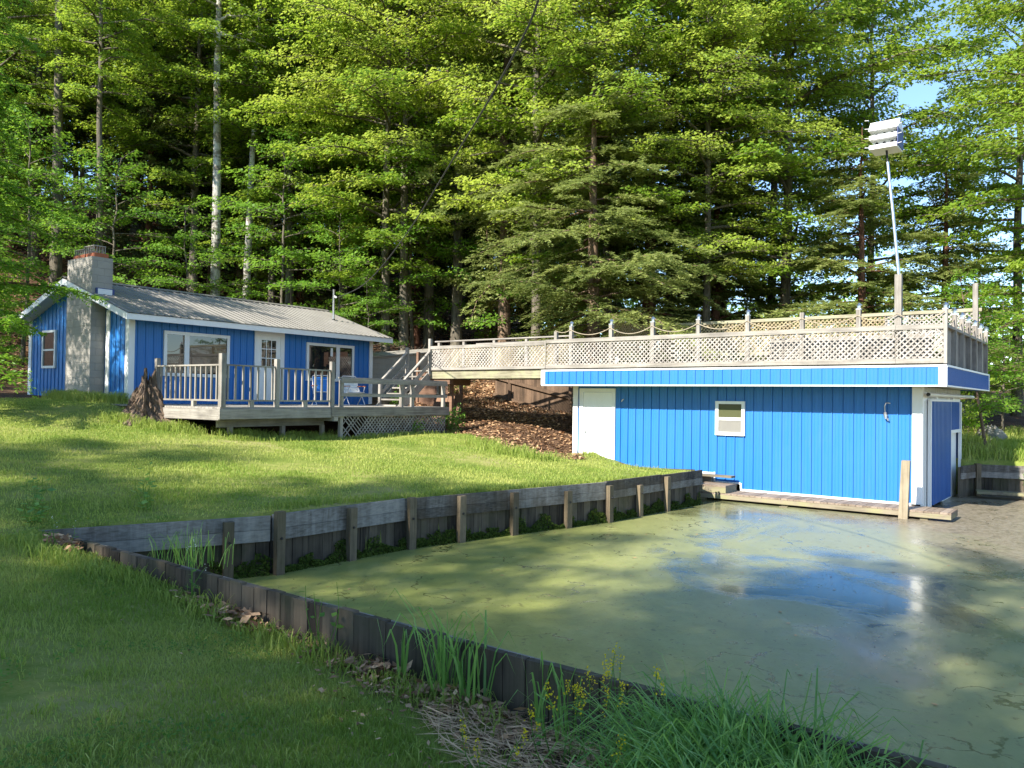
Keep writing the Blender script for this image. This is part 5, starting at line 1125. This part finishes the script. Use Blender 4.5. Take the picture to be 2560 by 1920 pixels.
def weed(name, label, x, y, ns, H, flower=None, lsz=.05, spread=.10, leafn=7, lm=M_weed):
    o = empty(name, label, 'weed', (x, y, gz(x, y)-.01)); st = MB(); lf = MB(); fl = MB()
    for k in range(ns):
        a = RNG.uniform(0, 6.28); h = H*RNG.uniform(.65, 1.05); b = np.array([math.cos(a), math.sin(a), 0])*spread*RNG.random(); tip = b*2.3+np.array([RNG.normal(0, .05), RNG.normal(0, .05), h])
        t = np.linspace(0, 1, 6)[:, None]; pth = b+(tip-b)*t+np.array([math.cos(a), math.sin(a), 0])*.04*np.sin(t*3.1); st.tube(pth, np.linspace(.004, .0018, 6), 5, False)
        tl = np.linspace(.15, .92 if flower is None else .7, leafn); pp = np.stack([np.interp(tl, t[:, 0], pth[:, c]) for c in range(3)], 1); an = np.arange(leafn)*2.4+a
        ax = np.stack([np.cos(an), np.sin(an), RNG.uniform(-.2, .5, leafn)], 1); s_ = lsz*RNG.uniform(.6, 1.2, leafn); nn_ = RNG.normal(0, .3, (leafn, 3))+[0, 0, 1]
        lf.leaves(pp+ax*s_[:, None]*.6, nrmz(nn_), ax, s_, s_*(.8 if flower is None else .4), RNG.random(leafn))
        if flower is not None:
            for (tp_, m_) in ((tip, 24 if flower is M_flower else 7), (tip+[RNG.normal(0, .03), RNG.normal(0, .03), -.07], 14))[:2 if flower is M_flower else 1]:
                c = tp_+RNG.normal(0, 1, (m_, 3))*[.010, .010, .024]; fl = MB().leaves(c, nrmz(RNG.normal(0, 1, (m_, 3))+[0, -.3, .8]), RNG.normal(0, 1, (m_, 3)), .013, .010, RNG.random(m_)); fl.build('flower', flower, o)
    st.build('stem', M_weed, o); lf.build('leaves', lm, o)
    return o
weed('flowering_weed', 'tallest yellow flowering plant leaning on the near wall', *fpos(7.68, -.16), 6, .64, M_flower)
weed('flowering_weed', 'yellow flowering plant at the edge of the sedge, left of the tallest one', *fpos(7.55, -.40), 5, .5, M_flower)
weed('flowering_weed', 'low yellow flowering plant in front among the straw', *fpos(7.5, -.78), 3, .34, M_flower)
weed('flowering_weed', 'yellow flowering plant half sunk in the sedge', *fpos(7.95, -.55), 4, .62, M_flower)
weed('leafy_weed', 'heart leaved seedling rising above the middle of the near wall', *fpos(5.3, -.14), 5, .52, None, .06, .05, 4)
weed('white_flower_weed', 'white topped weed beside the left part of the near wall', *fpos(3.5, -.12), 3, .5, M_wflower, .06, .05, 8)
weed('white_flower_weed', 'white topped weed near the corner of the pond walls', *fpos(1.15, -.15), 3, .34, M_wflower, .06, .10, 8)
for (x, y, lb, n, H) in ((-6.05, 10.0, 'dark leaved weed on the lawn left of the wall corner', 5, .5), (-4.7, 10.4, 'tall weed on the lawn behind the wall corner', 6, .62), (-5.6, 9.35, 'leafy weed right at the wall corner', 6, .3)): weed('leafy_weed', lb, x, y, n, H, None, .10, .08, 6, M_sedge)
def bush(name, label, x, y, n, R, H, lsz, mat, z0=None):
    o = empty(name, label, 'bush', (x, y, gz(x, y) if z0 is None else z0)); u_ = nrmz(RNG.normal(0, 1, (n, 3)))*RNG.random((n, 1))**.4; c = u_*[R, R, H*.5]+[0, 0, H*.5]; c = c*(1+.25*np.sin(c[:, :1]*9)*np.cos(c[:, 1:2]*8))
    st = MB()
    for k in range(7): e = c[k]; st.tube([(0, 0, -.05), e*.5+[0, 0, .05], e], [.008, .006, .003], 4, False)
    st.build('stem', M_twig, o); MB().leaves(c, nrmz(RNG.normal(0, .5, (n, 3))+[0, -.2, 1]), RNG.normal(0, 1, (n, 3)), lsz*RNG.uniform(.6, 1.3, n), lsz*.6*RNG.uniform(.6, 1.3, n), RNG.random(n)).build('leaves', mat, o); return o
bush('leafy_bush', 'bright leafy bush at the right end of the lattice skirt', *K(7.45, -5.0), 420, .42, .75, .09, M_weed)
bush('leafy_bush', 'fresh green shoots behind the low deck railing by the stairs', *K(6.6, -3.4), 260, .25, .9, .09, M_weed, 2.0)
bush('leafy_bush', 'small conifer shrub in the shade beneath the footbridge', -2.3, 29.5, 900, .8, 1.1, .10, M_needle)
bush('leafy_bush', 'creeping leaves poking through the lattice skirt', *K(5.7, -5.1), 110, .22, .45, .08, M_weed)
bush('leafy_bush', 'low leafy growth beside the footbridge support post', *K(8.0, -4.2), 320, .4, .6, .08, M_weed)
bush('leafy_bush', 'yellowish leafy shrub right of the boathouse end wall', 13.4, 23.6, 700, .7, 1.6, .10, M_gold)
bush('leafy_bush', 'little weed rooted in the far bank wall', 13.1, 20.1, 90, .25, .4, .07, M_weed, .55)
print('tris', sum(len(m.polygons) for m in bpy.data.meshes))
